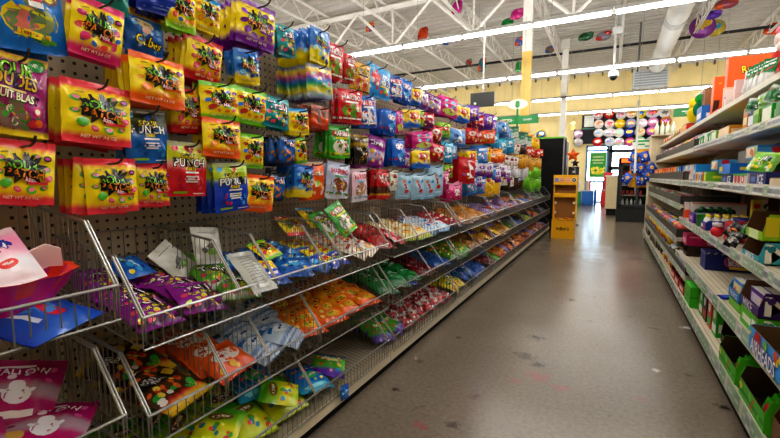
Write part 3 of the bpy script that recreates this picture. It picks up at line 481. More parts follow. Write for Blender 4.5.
# rear wall with one glazed entrance opening
OX0, OX1, OZ = -1.06, 1.15, 2.55
w = MB()
w.box(XL, YB, 0, OX0, YB+.2, ZC, 'f3dfa2'); w.box(OX1, YB, 0, XR, YB+.2, ZC, 'f3dfa2'); w.box(OX0, YB, OZ, OX1, YB+.2, ZC, 'f3dfa2')
struct(w.build('wall_back', WALL))
w = MB(); w.box(XL-.2, YF, 0, XL, YB, ZC, 'f3dfa2'); struct(w.build('wall_left', WALL))
w = MB(); w.box(XR, YF, 0, XR+.2, YB, ZC, 'f3dfa2'); struct(w.build('wall_right', WALL))
w = MB(); w.box(XL, YF-.2, 0, XR, YF, ZC, 'f3dfa2'); struct(w.build('wall_front', WALL))
# ribbed steel roof deck
c = MB(); y = YF; P = .3
while y < YB:
    for (a, za), (b_, zb) in zip(((0, 0), (.1, 0), (.115, .08), (.285, .08), (.3, 0)), ((.1, 0), (.115, .08), (.285, .08), (.3, 0))):
        c.face([(XL, y+a, ZC+za), (XL, y+b_, ZC+zb), (XR, y+b_, ZC+zb), (XR, y+a, ZC+za)], 'd4d1cd')
    y += P
c.box(XL, YF, ZC+.1, XR, YB, ZC+.2, 'd4d1cd')
struct(c.build('ceiling', 'matte'))
# roof steel: joists run along the aisle, girders cross it
def truss(p0, p1, top, bot, r, pitch, n=0):
    m = MB(); p0 = Vector(p0); p1 = Vector(p1); d = (p1-p0); ln = d.length; d.normalize()
    side = Vector((-d.y, d.x, 0))*r*1.2
    for z in (top, bot):
        for s in (-1, 1): m.tube([p0+side*s+Vector((0, 0, z)), p1+side*s+Vector((0, 0, z))], r, 4, 'efedea')
    k = int(ln/pitch)
    for i in range(k):
        a = p0+d*(i*ln/k); mid = p0+d*((i+.5)*ln/k); b = p0+d*((i+1)*ln/k)
        m.tube([a+Vector((0, 0, top)), mid+Vector((0, 0, bot))], r*.8, 4, 'efedea')
        m.tube([mid+Vector((0, 0, bot)), b+Vector((0, 0, top))], r*.8, 4, 'efedea')
        if n: m.tube([mid+Vector((0, 0, bot)), mid+Vector((0, 0, top))], r*.6, 4, 'dcd9d4')
    return m
q = 1
for x in [-11.35+1.9*i for i in range(11)]:
    struct(truss((x, YF, 0), (x, YB, 0), 5.82, 5.38, .022, .9).build('trim_%d' % q, 'paint')); q += 1
for gy in (1.2, 10.0):
    struct(truss((XL, gy, 0), (XR, gy, 0), 5.62, 4.6, .05, 2.1, 1).build('trim_%d' % q, 'paint')); q += 1
# steel clip ledge along the head of the rear wall
t = MB(); t.box(XL, YB-.08, 5.62, XR, YB, 5.72, 'd8d4cc')
for i in range(40): t.box(XL+.3+i*.55, YB-.16, 5.5, XL+.36+i*.55, YB-.04, 5.64, '6a6660')
struct(t.build('trim_%d' % q, 'paint')); q += 1
# columns
t = MB(); t.box(-1.93, 9.92, 0, -1.73, 10.08, 4.0, 'e0be68'); t.box(-1.93, 9.92, 4.0, -1.73, 10.08, 5.6, 'e6e3de'); t.box(-1.96, 9.89, 0, -1.70, 10.11, .12, 'd8b860'); t.box(-1.98, 9.87, 4.56, -1.68, 10.13, 4.6, 'e6e3de')
struct(t.build('trim_%d' % q, 'paint')); q += 1
t = MB(); t.box(-1.62, 14.92, 0, -1.44, 15.08, 5.6, 'eceae6'); t.box(-1.66, 14.88, 5.3, -1.40, 15.12, 5.6, 'dcdad6')
struct(t.build('trim_%d' % q, 'paint')); q += 1
t = MB(); t.box(4.3, 14.5, 0, 4.48, 14.68, 5.8, 'eceae6'); t.box(4.24, 14.44, 4.7, 4.54, 14.74, 4.78, 'dcdad6')
struct(t.build('trim_%d' % q, 'paint')); q += 1
# entrance: dark frames and glass
d = thing('door_1', 'x', 'x', (0, 0, 0)); del d['label'], d['category']; struct(d)
m = MB(); FR = '23262b'
for x in (-.14, -.06, .78, 1.11): m.box(x-.04, YB-.02, 0, x+.04, YB+.1, OZ, FR)
m.box(-.14, YB-.02, 2.2, 1.15, YB+.1, 2.34, FR); m.box(-.14, YB-.02, 0, 1.15, YB+.1, .1, FR); m.box(-.14, YB-.02, 1.45, 1.15, YB+.1, 1.62, FR); m.box(-.14, YB-.02, OZ-.06, 1.15, YB+.1, OZ, FR)
m.build('frame', 'paint', d)
m = MB(); m.box(-.1, YB+.03, .1, 1.1, YB+.04, OZ-.06, 'ffffff'); m.build('pane', 'glass', d)
d = thing('window_1', 'x', 'x', (0, 0, 0)); del d['label'], d['category']; struct(d)
m = MB(); FB = '3f6f93'
for x in (-1.03, -.22): m.box(x-.04, YB-.03, 0, x+.04, YB+.1, OZ, FB)
for z in (.05, .96, 2.32, OZ-.04): m.box(-1.06, YB-.03, z-.04, -.18, YB+.1, z+.04, FB)
m.build('window_frame', 'paint', d)
m = MB(); m.box(-1.0, YB+.03, .05, -.24, YB+.04, OZ-.05, 'ffffff'); m.build('pane', 'glass', d)
# pavement outside the glass
m = MB(); m.box(-9, YB+.2, -.1, 9, YB+14, -.02, 'c4ccd4'); g = struct(m.build('ground', 'matte'))
# poster in the window
m = MB()
ox = [('r', 0, .5, .94, 1.55, '2f9a34'), ('e', 0, .26, .4, .24, 'd8cc2a'), ('b', 16, 3, ['e8dc3a', '1f7a2a', 'f4e84a', '5ac04a'], -.38, .1, .38, .42, .1), ('t', 'CONFETTI', 0, .8, .6, 'f4f0b8', None), ('t', 'CELEBRATE', 0, .68, .7, 'f4f0b8', None), ('t', 'SAVE MORE', 0, .57, .56, 'e8f0c8', None)]
m.box(-.91, YB-.06, 1.12, -.24, YB-.05, 2.26, 'e8f4e8'); m.art(ox, lambda x, z, l: (-.575+x, YB-.061-l, 1.12+z), .67, 1.14)
tag(m.build('poster', 'carton'), 'green poster with pale lettering in the glazed front beside the exit', 'poster')

# ------------------------------------------------------------------ ceiling services
q = 0
for yy, zz in ((.2, 3.7), (3.9, 3.7), (7.54, 3.7), (11.2, 3.7), (14.95, 3.7), (18.5, 3.7)):
    i0 = -9 if yy > 3 else -6
    for i in range(i0, 6 if yy > 3 else 4):
        x0 = -.09+1.22*i; x1 = x0+1.2
        row = {7.54: 'nearest visible', 11.2: 'second', 14.95: 'third', 18.5: 'fourth'}.get(yy, 'overhead')
        if yy < 5 and not -7.5 < x0 < 5.5: continue
        t = thing('strip_light', 'white fluorescent strip light, unit %d from left in the %s light row' % (i-i0+1, row), 'light', (x0, yy, zz), 0, 'strip lights of the %s light row' % row)
        m = MB(); m.box(0, -.03, .06, 1.2, .03, .11, 'a8a8a6'); m.box(0, -.035, .02, .02, .035, .05, 'd0d0d0'); m.box(1.18, -.035, .02, 1.2, .035, .05, 'd0d0d0')
        
        if not .7 < x0+.3 < 1.75: m.tube([(.3, 0, .12), (.3, 0, .12+(.78 if yy > 9 and yy < 12 else 2.0))], .004, 4, 'b0aeaa')
        m.build('housing', 'paint', t)
        m = MB(); m.tube([(.03, 0, .02), (1.17, 0, .02)], .022, 8, 'ffffff'); m.build('tube', {.2: 'tube_e', 3.9: 'tube_a', 7.54: 'tube_b', 11.2: 'tube_c'}.get(yy, 'tube_d'), t)
# spiral duct
t = thing('air_duct', 'large round white air duct hanging under the roof', 'duct', (1.2, 0, 5.05))
m = MB(); n = 28; L0, L1 = 2.0, 17.6
k = 0; yy = L0
rings = []
while yy <= L1:
    rr_ = .235+(.012 if k % 6 == 0 else 0)
    rings.append((yy, rr_)); yy += .1; k += 1
prev = None
for yy, rr_ in rings:
    cur = [m._v((rr_*math.cos(2*PI*a/n), yy, rr_*math.sin(2*PI*a/n))) for a in range(n)]
    if prev:
        for a in range(n): m.f.append([prev[a], prev[(a+1) % n], cur[(a+1) % n], cur[a]]); m.c.append(lin('e4e4e4'))
    prev = cur
m.f.append(prev); m.c.append(lin('dcdcdc'))
m.build('pipe', 'paint', t, smooth=True)
m = MB(); m.tube([(0, 12.4, 0), (0, 12.75, 0)], .25, 28, 'c2c4c8'); m.build('collar', 'paint', t)
t = thing('air_register', 'grey metal air outlet box at the end of the round duct', 'vent', (1.05, 18.2, 4.75))
m = MB(); m.box(-.55, -.3, -.35, .55, .3, .3, 'c9ced2'); m.build('housing', 'paint', t)
m = MB()
for i in range(6): m.box(-.5, -.32, -.3+i*.09, .5, -.30, -.25+i*.09, '9aa0a6')
m.build('grille', 'paint', t)
m = MB(); m.tube([(XL+.1, 16.15, 5.5), (XR-.1, 16.15, 5.5)], .045, 8, '26262a'); tag(m.build('sprinkler_pipe', 'paint'), 'long dark pipe crossing under the roof in front of the rear wall', 'pipe')
m = MB(); m.tube([(.55, 15.0, 5.8), (.6, 16.5, 5.3), (.62, 17.7, 4.95)], .03, 6, '5a5a5c'); tag(m.build('flexible_conduit', 'paint'), 'dark grey slanting conduit beside the round duct', 'conduit')
t = thing('security_camera', 'white dome security camera on a grey conduit drop', 'camera', (-.09, 11.5, 3.6))
m = MB(); m.tube([(0, 0, .1), (0, 0, 1.9)], .03, 8, 'c4c6c8'); m.tube([(.1, 0, .9), (.1, 0, 1.9)], .02, 6, 'b4b6b8'); m.box(-.07, -.05, .95, .16, .05, 1.1, 'd0d2d4'); m.build('pole', 'paint', t)
m = MB(); m.lathe([(0, .1), (.1, .1), (.12, .02), (.11, -.02)], 14, 'f0f0f0'); m.build('housing', 'plastic', t, smooth=True)
m = MB(); m.ball((0, 0, -.03), .085, .085, .09, '1a1a1e', 12, 8); m.build('dome', 'plastic', t, smooth=True)
t = thing('hanging_screen', 'flat black monitor hung over the aisle from a white pole', 'screen', (-2.13, 7.5, 2.57))
m = MB(); m.box(-.215, -.03, -.125, .215, .03, .125, '1a1a1d'); m.box(-.2, -.032, -.11, .2, -.03, .11, '0e0f12'); m.build('panel', 'plastic', t)
m = MB(); m.tube([(0, .03, 0), (0, .03, 1.4)], .014, 6, 'e8e8e8'); m.box(-.04, .01, -.06, .04, .05, .08, 'dadada'); m.build('pole', 'paint', t)
m = MB(); m.ball((-.12, -.06, -.07), .025, .025, .025, 'f0f0f0'); m.build('sensor', 'plastic', t)

# foil balloons that have drifted up against the roof
def foil(name, label, loc, rx, rz, col, band=None, shape='round', face=(0, -1), group=None, extra=None):
    m = MB()
    if shape == 'round':
        m.ball((0, 0, 0), rx, rx*.42, rz, col, 18, 10)
        fn = lambda x, z, l: (x, -rx*.42*math.sqrt(max(0, 1-min(.97, (x/rx)**2+((z-rz)/rz)**2)))-l*6-.004, z-rz)
        ops = extra or [('e', 0, .55, .3, .16, band or 'ffffff', 8), ('b', 7, len(label), [band or 'ffffff', 'f0d84a', 'e04a6a', '3a90d0'], -.28, .22, .28, .8, .06)]
        m.art(ops, fn, rx*2, rz*2, .0015)
    elif shape == 'star':
        pts = [(math.sin(PI*i/5)*(rx if i % 2 == 0 else rx*.5), math.cos(PI*i/5)*(rz if i % 2 == 0 else rz*.5)) for i in range(10)]
        for s in (-1, 1):
            for i in range(10):
                a, b = pts[i], pts[(i+1) % 10]; tri = [(0, s*rx*.35, 0), (a[0], 0, a[1]), (b[0], 0, b[1])]
                m.face(tri if s < 0 else tri[::-1], col)
    elif shape == 'flat':
        rx *= .72; rz *= .72
        m.ball((0, 0, 0), rx, rx*.35, rz, col, 14, 8); m.ball((rx*.5, -.02, rz*.5), rx*.6, rx*.3, rz*.5, band or col, 12, 6); m.ball((-rx*.55, -.02, -rz*.45), rx*.5, rx*.28, rz*.5, band or col, 12, 6)
    a = math.atan2(face[0], -face[1])
    o = m.build('foil_balloon', 'foil', smooth=(shape != 'star'), loc=loc, rotz=a)
    m2 = MB(); m2.tube([(0, 0, -rz*.98), (0.01, 0, -rz-.12)], .004, 4, 'e8e4dc'); m2.build('ribbon', 'matte', o)
    return tag(o, label, 'balloon', group)
G = 'loose foil balloons under the roof'
for nm, loc, rx, rz, col, band, sh in (
    ('magenta square foil balloon stuck under the roof, above the nearest light row', (-3.8, 10.8, 5.6), .2, .24, 'c41a90', 'a01478', 'flat'),
    ('orange foil balloon stuck under the roof, left of the magenta one', (-5.35, 12.1, 5.55), .24, .28, 'd8481a', 'b83410', 'flat'),
    ('purple and orange foil balloon over the hanging candy, leftmost under the roof', (-6.4, 10.7, 5.5), .2, .18, '7a2a8a', 'e0701a', 'flat'),
    ('pink foil balloon beside the green one under the roof', (-2.5, 12.0, 5.6), .24, .2, 'c81f88', 'e04aa0', 'flat'),
    ('green foil balloon beside the pink one under the roof', (-2.85, 12.4, 5.55), .24, .18, '1a9a4a', '147a38', 'flat'),
    ('stacked teal and orange egg-patterned foil balloon hanging high above the black monitor', (-4.45, 15.5, 5.3), .2, .36, '2a7a90', 'd8602a', 'flat'),
    ('dark green foil balloon under the roof right of the yellow column', (-.95, 14.9, 5.6), .3, .18, '1f5a3a', '3a6a4a', 'flat'),
    ('grey and red foil balloon under the roof beside the dark green one', (-.45, 15.1, 5.6), .3, .2, '9a94a4', 'c83a3a', 'flat'),
    ('round rainbow foil balloon right of the round duct', (2.12, 15.4, 5.55), .33, .33, '8a3aa0', 'f0c83a', 'round'),
    ('purple oval foil balloon high under the roof right of the duct', (2.2, 14.6, 5.6), .3, .16, '5a2aa8', '7a4ac8', 'flat'),
    ('round blue and gold foil balloon below the purple oval one', (2.45, 15.7, 5.55), .28, .24, 'c8b43a', '3aa0d0', 'round'),
    ('red and blue foil balloon at the top right under the roof', (2.4, 14.0, 5.65), .35, .18, '9a4a5a', 'e0602a', 'flat'),
    ('orange-red foil balloon at far right under the roof', (4.0, 16.4, 5.5), .36, .24, 'd83a1a', 'e8581a', 'flat'),
    ('small multicolour foil balloon behind the yellow column', (-2.1, 15.6, 5.55), .22, .18, '8a6a5a', '3a6ab0', 'flat'),
    ('white and blue foil balloon under the roof left of the column', (-4.9, 13.4, 5.6), .38, .12, 'c4c0c8', '3a5aa0', 'flat'),
    ('blue and red foil balloon immediately left of the column', (-2.9, 14.4, 5.6), .2, .2, '5a6ab0', 'd0483a', 'flat'),
    ('small red foil balloon under the roof above the second light row', (-5.05, 15.8, 5.55), .18, .16, 'b83a2a', '8a8a8a', 'flat'),
    ('small green foil balloon low under the roof beside the column', (-3.4, 16.8, 5.4), .14, .28, '1a8a3a', '2aa04a', 'flat')):
    foil('b', nm, loc, rx, rz, col, band, sh, group=G)

# ------------------------------------------------------------------ left run of shelving
def peg_material():
    m, nt, b = new_mat('pegboard'); N = nt.nodes; L = nt.links
    tc = N.new('ShaderNodeTexCoord'); mp = N.new('ShaderNodeMapping'); mp.inputs['Scale'].default_value = (0, 1/.034, 1/.034)
    L.new(tc.outputs['Object'], mp.inputs[0])
    fr = N.new('ShaderNodeVectorMath'); fr.operation = 'FRACTION'; L.new(mp.outputs[0], fr.inputs[0])
    d = N.new('ShaderNodeVectorMath'); d.operation = 'DISTANCE'; d.inputs[1].default_value = (0, .5, .5); L.new(fr.outputs[0], d.inputs[0])
    r = N.new('ShaderNodeMapRange'); r.inputs[1].default_value = .15; r.inputs[2].default_value = .19; L.new(d.outputs['Value'], r.inputs[0])
    n = N.new('ShaderNodeTexNoise'); n.inputs['Scale'].default_value = 5; L.new(tc.outputs['Object'], n.inputs['Vector'])
    cr = N.new('ShaderNodeValToRGB'); cr.color_ramp.elements[0].color = lin('9a8a74'); cr.color_ramp.elements[1].color = lin('b5a58e'); L.new(n.outputs['Fac'], cr.inputs[0])
    mx = N.new('ShaderNodeMixRGB'); mx.inputs[1].default_value = lin('100d0a'); L.new(r.outputs[0], mx.inputs[0]); L.new(cr.outputs[0], mx.inputs[2])
    L.new(mx.outputs[0], b.inputs['Base Color']); b.inputs['Roughness'].default_value = .6
    return m
PEG = peg_material()
XW, XF = -1.63, -1.15                                   # peg wall and basket front
gl = thing('gondola_shelving', 'long beige pegboard gondola carrying the hanging candy and wire baskets', 'shelving', (0, 0, 0))
SEC = [(-.6, .63), (.63, 2.155), (2.155, 3.41), (3.41, 4.66), (4.66, 5.91), (5.91, 7.16), (7.16, 8.41), (8.41, 9.5)]
for a, b_ in SEC:
    m = MB(); m.box(XW-.03, a+.012, .1, XW, b_-.012, 2.0, 'b5a58e'); m.build('pegboard_panel', PEG, gl)
for k, y in enumerate([s[0] for s in SEC]+[9.5]):
    m = MB(); m.box(XW-.06, y-.012, .02, XW-.004, y+.012, 2.03, '8a8074')
    for i in range(36): m.box(XW-.01, y-.004, .2+i*.05, XW-.003, y+.004, .22+i*.05, '151210')
    m.build('upright', 'paint', gl)
m = MB(); m.box(XW-.03, -.6, .085, XF-.008, 9.5, .118, 'a89c86'); m.build('base_deck', 'paint', gl)
for a, b_ in SEC:
    m = MB(); m.prism([(XF-.02, .055), (XF-.008, .05), (XF, .06), (XF-.004, .112), (XF-.02, .118)], a+.003, b_-.003, 'cfc4ad', axis=1); m.build('kick_panel', 'paint', gl)
m = MB(); m.box(XW-.03, -.6, 0, XF-.03, 9.5, .085, '141414'); m.build('toe_base', 'matte', gl)

def basket(y0, y1, zf, divs, where):
    t = thing('wire_basket', where, 'basket', (0, 0, 0), 0, 'wire candy baskets on the left shelving')
    W = '9a9a98'; xb = XW+.012; zb = zf-.02; z0 = zf-.095; knee = -1.28
    topz = lambda x: (zf+.2+(zf+.165-zf-.2)*(x-xb)/(knee-xb)) if x < knee else (zf+.165)+(zf-zf-.165)*(x-knee)/(XF-knee)
    botz = lambda x: zb+(z0-zb)*(x-xb)/(XF-xb)
    def side(y, nm, dbl):
        m = MB()
        offs = (-.004, .004) if dbl else (0,)
        for o in offs:
            m.tube([(xb, y+o, zf+.2), (knee, y+o, zf+.165), (XF, y+o, zf), (XF, y+o, z0)], .0034, 5, W)
        m.tube([(xb, y, zf+.2), (xb, y, zb), (XF, y, z0)], .0025, 4, W)
        x = xb+.025
        while x < XF-.01:
            m.tube([(x, y, botz(x)), (x, y, topz(x))], .0019, 4, '7c7b78', cap=False); x += .027
        m.build(nm, 'wire', t)
    side(y0+.004, 'side_panel', True); side(y1-.004, 'side_panel', True)
    for d in divs: side(d, 'divider', True)
    m = MB()
    m.tube([(XF, y0, zf), (XF, y1, zf)], .0042, 6, 'b4b4b2'); m.tube([(XF, y0, z0), (XF, y1, z0)], .0036, 6, 'aaaaa8')
    y = y0+.03
    while y < y1-.01: m.tube([(XF, y, z0), (XF, y, zf)], .0019, 4, '8a8986', cap=False); y += .03
    m.build('front_fence', 'wire', t)
    m = MB(); m.tube([(xb, y0, zf+.2), (xb, y1, zf+.2)], .003, 5, W); m.tube([(xb, y0, zb), (xb, y1, zb)], .003, 5, W); m.tube([(xb, y0, zf+.1), (xb, y1, zf+.1)], .002, 4, W)
    y = y0+.04
    while y < y1-.01: m.tube([(xb, y, zb), (xb, y, zf+.2)], .0019, 4, '7c7b78', cap=False); y += .045
    m.build('back_panel', 'wire', t)
    m = MB()
    y = y0+.03
    while y < y1-.01: m.tube([(xb, y, zb), (XF, y, z0)], .0017, 4, '85837e', cap=False); y += .03
    for f_ in (.3, .65): m.tube([(xb+(XF-xb)*f_, y0, zb+(z0-zb)*f_-.003), (xb+(XF-xb)*f_, y1, zb+(z0-zb)*f_-.003)], .0025, 4, W)
    m.build('floor_grid', 'wire', t)
    return t
TOP, MID, BOT = .80, .505, .205
BK = [(.66, 2.125), (2.19, 3.38), (3.44, 4.63), (4.69, 5.88), (5.94, 7.13), (7.19, 8.38), (8.44, 9.42)]
ORD = ['first', 'second', 'third', 'fourth', 'fifth', 'sixth', 'seventh', 'eighth', 'ninth', 'tenth', 'eleventh', 'twelfth', 'thirteenth', 'fourteenth', 'fifteenth', 'sixteenth', 'seventeenth', 'eighteenth', 'nineteenth', 'twentieth',
       'twenty-first', 'twenty-second', 'twenty-third', 'twenty-fourth', 'twenty-fifth', 'twenty-sixth', 'twenty-seventh', 'twenty-eighth', 'twenty-ninth', 'thirtieth', 'thirty-first', 'thirty-second', 'thirty-third', 'thirty-fourth', 'thirty-fifth', 'thirty-sixth', 'thirty-seventh', 'thirty-eighth', 'thirty-ninth', 'fortieth', 'forty-first', 'forty-second', 'forty-third', 'forty-fourth']
# bins: tier, y0, y1, design, rows deep
BINS = [
 ('top', .66, 1.005, 'trolli_purple', 5), ('top', 1.005, 1.185, 'trolli_green', 4), ('top', 1.185, 1.505, 'blue_pack', 5), ('top', 1.505, 1.645, 'blue_pack', 5), ('top', 1.645, 1.83, 'yellow_sm', 5), ('top', 1.83, 2.125, 'white_red', 4),
 ('top', 2.19, 2.54, 'red_twist', 5), ('top', 2.54, 2.93, 'gold_lime', 4), ('top', 2.93, 3.38, 'white_bluered', 4), ('top', 3.44, 3.72, 'red_blue', 4), ('top', 3.72, 4.63, 'gold_choc', 4),
 ('top', 4.69, 5.3, 'purple_white', 3), ('top', 5.3, 5.88, 'purple_lime', 3), ('top', 5.94, 6.55, 'purple_white', 3), ('top', 6.55, 7.13, 'white_orange', 3), ('top', 7.19, 7.8, 'white_orange', 3), ('top', 7.8, 8.38, 'silver', 3), ('top', 8.44, 9.42, 'silver', 3),
 ('middle', .66, .938, 'gold_black', 4), ('middle', .938, 1.138, 'orange_bag', 4), ('middle', 1.138, 1.46, 'stripe_blue', 4), ('middle', 1.46, 2.125, 'amber', 5),
 ('middle', 2.19, 2.78, 'green_bag', 4), ('middle', 2.78, 3.05, 'dark_red', 4), ('middle', 3.05, 3.38, 'blue_multi', 4), ('middle', 3.44, 4.0, 'lime_orange', 4), ('middle', 4.0, 4.63, 'gold_choc', 3),
 ('middle', 4.69, 5.3, 'yellow_net', 3), ('middle', 5.3, 5.88, 'gold_net', 3), ('middle', 5.94, 6.55, 'silver', 3), ('middle', 6.55, 7.13, 'choc_mix', 3), ('middle', 7.19, 7.8, 'lime_yellow', 3), ('middle', 7.8, 8.38, 'red_white_sm', 3), ('middle', 8.44, 9.42, 'silver', 3),
 ('bottom', .66, 1.42, 'lime_yellow', 3), ('bottom', 2.19, 2.5, 'green_purple', 4), ('bottom', 2.5, 3.38, 'red_white_sm', 4),
 ('bottom', 3.44, 3.85, 'yellow_pack', 4), ('bottom', 3.85, 4.63, 'blue_multi', 3), ('bottom', 4.69, 5.3, 'brown_red', 3), ('bottom', 5.3, 5.88, 'amber', 3), ('bottom', 5.94, 6.55, 'orange_bag', 3), ('bottom', 6.55, 7.13, 'red_candy', 3), ('bottom', 7.19, 8.38, 'purple_white', 3), ('bottom', 8.44, 9.42, 'red_candy', 3)]
ZT = {'top': TOP, 'middle': MID, 'bottom': BOT}
for tier, zf in ZT.items():
    for i, (a, b_) in enumerate(BK):
        dv = sorted(set(x[2] for x in BINS if x[0] == tier and a < x[2] < b_-.02))
        if tier == 'bottom' and i == 0: dv = [1.42]
        basket(a, b_, zf, dv, 'zinc wire basket, %s along the %s basket row after the corner one' % (ORD[i], tier))
basket(-.55, .603, .91, [], 'raised zinc wire basket with the pink bowl, nearest at the left edge')
basket(-.55, .60, .545, [], 'zinc wire basket with magenta marshmallow bags, nearest at the left edge')

def face_up(lean, yaw, roll):
    """rotation of a hanging bag laid back so its front looks up and out to the aisle"""
    return Matrix.Rotation(PI/2+yaw, 3, 'Z') @ Matrix.Rotation(-(PI/2-lean), 3, 'X') @ Matrix.Rotation(roll, 3, 'Y')
def lay_bag(style, C, R, s, label, group):
    S = STY[style]; o = place(bag_mesh(style), 'candy_bag', label, 'candy bag', (0, 0, 0), group=group)
    p = Vector(C)-R @ Vector((0, 0, -S['h']*s/2))
    o.matrix_world = Matrix.Translation(p) @ R.to_4x4() @ Matrix.Scale(s, 4)
    return o
KEEP = {1,2,3,5,6,7,8,10,11,12,20,25,27,29,30,31,33,36,40,41,43,44,48,50,53,58,62,70,74,175,176,177,178,179,180,181,182,183,184,185,186,187,188,189,191,192,193,195,196,197,198,200,201,202,203,205,206,207,209,211,212,214,215,219,220,223,228,231,236,239,240,243,247,251,257,334,336,337,338,339,340,341,344,345,348,352,353,356,360,364,365,368,372,376,380,384,388,391,397,400,469,473,474,476,477,478,479,480,481,482,484,485,487,489,490,491,492,494,495,497,499,500,501,502,503,504,506,507,509,510,511,513,514,515,516,517,518,519,521,523,525,526,527,528,529,530,531,532,533,535,537,539,540,541,542,543,548,550,553,554,555,556,557,559,560,561,564,565,566,569,571,573,574,575,576,577,578,579,580,582,583,584,585,586,590,591,595,598,601,602,603,604,605,607,608,610,611,612,614,615,617,619,622,624,625,626,627,628,629,632,634,635,636,639,641,643,645,646,648,651,652,656,658,659,661,663,664,668,671,673,676,678,679,680,683,684,689,693,696,697,702,706,710,718,722,726,738,750,758,762,766,774,790,794,806,826,838,842,874}
BID = 0; REST = []
def LB(t): return t if len(t.split()) <= 16 else t.replace(' and ', '-')
tcount = {}
for tier, y0, y1, style, rows in BINS:
    tcount[tier] = tcount.get(tier, 0)+1; bo = ORD[tcount[tier]-1]; zf = ZT[tier]; S = STY[style]
    far = y0 > 3.4
    s = 1.18 if far else 1.0
    cols = max(1, round((y1-y0)/(S['w']*s*1.02))); r_ = random.Random('%s%.2f' % (tier, y0))
    style0 = style
    for c_ in range(cols):
        for k in range(rows):
            if y0 > 4.6:
                style = style0 if r_.random() < .5 else r_.choice(('gold_choc', 'red_candy', 'purple_white', 'lime_orange', 'blue_multi', 'white_orange', 'choc_mix', 'dark_red', 'amber', 'brown_red')); S = STY[style]
            y = y0+(c_+.5)*(y1-y0)/cols+r_.uniform(-.02, .02); hx = S['h']*s
            lean = math.radians(r_.uniform(14, 25)); ex = hx*math.cos(lean)/2
            x = -1.185-ex-k*(.27/max(1, rows-1))-r_.uniform(0, .03)
            x = max(x, XW+.03+ex)
            zfl = (zf-.095)+.075*(-1.15-(x+ex))/.47
            z = zfl+.024+hx*math.sin(lean)/2+r_.uniform(0, .012)+k*.004
            R = face_up(lean, r_.uniform(-.3, .3), r_.uniform(-.5, .5))
            BID += 1
            if KEEP is not None and BID not in KEEP: REST.append((style, (x, y, z), R, s)); continue
            side = '' if cols == 1 else (['left', 'right'] if cols == 2 else ['left', 'centre', 'right'] if cols == 3 else [ORD[q]+' across' for q in range(9)])[c_]
            pos = ['front', 'second', 'third', 'fourth', 'rearmost'][k]
            lay_bag(style, (x, y, z), R, s, LB('%s, %s, %s %s-tier bin' % (S['desc'], (pos+' '+side).strip(), bo, tier)), '%ss in the %s %s-tier bin' % (S['desc'], bo, tier))
# special pieces in and around the bins
def stand(style, C, lean, yaw, roll, s, label): return lay_bag(style, C, face_up(math.radians(lean), yaw, roll), s, label, None)
stand('haribo_green', (-1.31, 1.87, .965), 58, -.1, -.32, .95, 'green and white gummy bag standing up in the fifth top-tier bin')
stand('haribo_green', (-1.40, 1.84, .93), 45, 0, -.15, .9, 'green gummy bag behind the upright green one, fifth top-tier bin')
stand('silver_back', (-1.2, 1.115, .835), 42, .05, .05, 1.0, 'crinkled silver-backed bag hanging over the front of the second top-tier bin')
stand('white_sheet', (-1.46, 1.12, .915), 66, -.1, .12, 1.0, 'clear bag with white card leaning behind the silver bag')
stand('white_sheet', (-1.49, .99, .87), 55, .1, -.5, 1.0, 'tilted clear bag with brown print left of the white card')
stand('blue_pack', (-1.5, .83, .875), 28, .1, 1.5, .8, 'blue pack lying sideways at the back of the purple bag bin')
stand('spk_sky', (-1.48, 1.82, .965), 40, .1, .15, .85, 'yellow bag with blue top on the pile behind the yellow packs')
stand('spk_melon', (-1.52, 1.70, .93), 34, -.1, .1, .85, 'yellow and red bag at the back of the blue pack pile')
stand('yellow_sm', (-1.28, 1.27, .80), 32, .1, .3, 1.0, 'yellow and blue pack at the front of the blue pile, third top-tier bin')
stand('spk_lime', (-1.40, 1.38, .86), 30, -.1, -.2, .7, 'yellow and lime bag lying on the blue packs, third top-tier bin')
stand('green_purple', (-1.27, 1.68, .205), 12, .35, 1.35, .95, 'green and purple bag lying alone on the bare wire of the bottom row')
stand('blue_fish', (-1.40, 1.27, .285), 30, -.1, .2, .95, 'blue gummy fish bag behind the yellow-green bags of the bottom row')
stand('blue_fish', (-1.27, 1.515, .205), 12, .1, .5, .9, 'blue gummy fish bag right of the first divider of the bottom row')
stand('lime_yellow', (-1.24, 1.28, .255), 20, .2, -.5, .8, 'yellow-green bag lying on top at the right of the first bottom bin')
stand('lime_yellow', (-1.26, .98, .26), 16, -.3, .7, .85, 'yellow-green bag lying on top in the middle of the first bottom bin')
stand('blue_pack', (-1.135, 1.63, .115), 80, 0, .2, .45, 'small blue packet hanging over the white kick panel')
stand('air_blue', (-1.28, 2.62, .46), 22, .1, .6, .8, 'blue packet lying in front of the glossy green bags')
# corner basket: bowl with a bag of candy floss, taffy bag under it
t = thing('plastic_bowl', 'fluted pink and orange plastic bowl in the corner wire basket', 'bowl', (-1.36, .405, .84))
m = MB(); n = 48
def bowl_ring(r, z, amp): return [m._v((r*(1+amp*math.cos(12*2*PI*k/n))*math.cos(2*PI*k/n), r*(1+amp*math.cos(12*2*PI*k/n))*math.sin(2*PI*k/n), z)) for k in range(n)]
BS = 1.12
ringz = [(.075, 0, 0), (.085, .002, .01), (.11, .04, .03), (.135, .08, .035), (.158, .125, .035), (.165, .128, .03), (.15, .123, .03), (.125, .07, .03), (.08, .012, 0)]
prev = None
for qi, (r, z, a) in enumerate(ringz):
    cur = bowl_ring(r*BS, z*.9, a)
    if prev:
        for k in range(n):
            j = (k+1) % n
            colr = 'f8481a' if qi in (5, 6) else ('e0188a' if (k//2) % 2 else ('f0341e' if qi > 3 else 'c81a9a'))
            m.f.append([prev[k], prev[j], cur[j], cur[k]]); m.c.append(lin(colr))
    prev = cur
m.f.append(prev); m.c.append(lin('d81a78'))
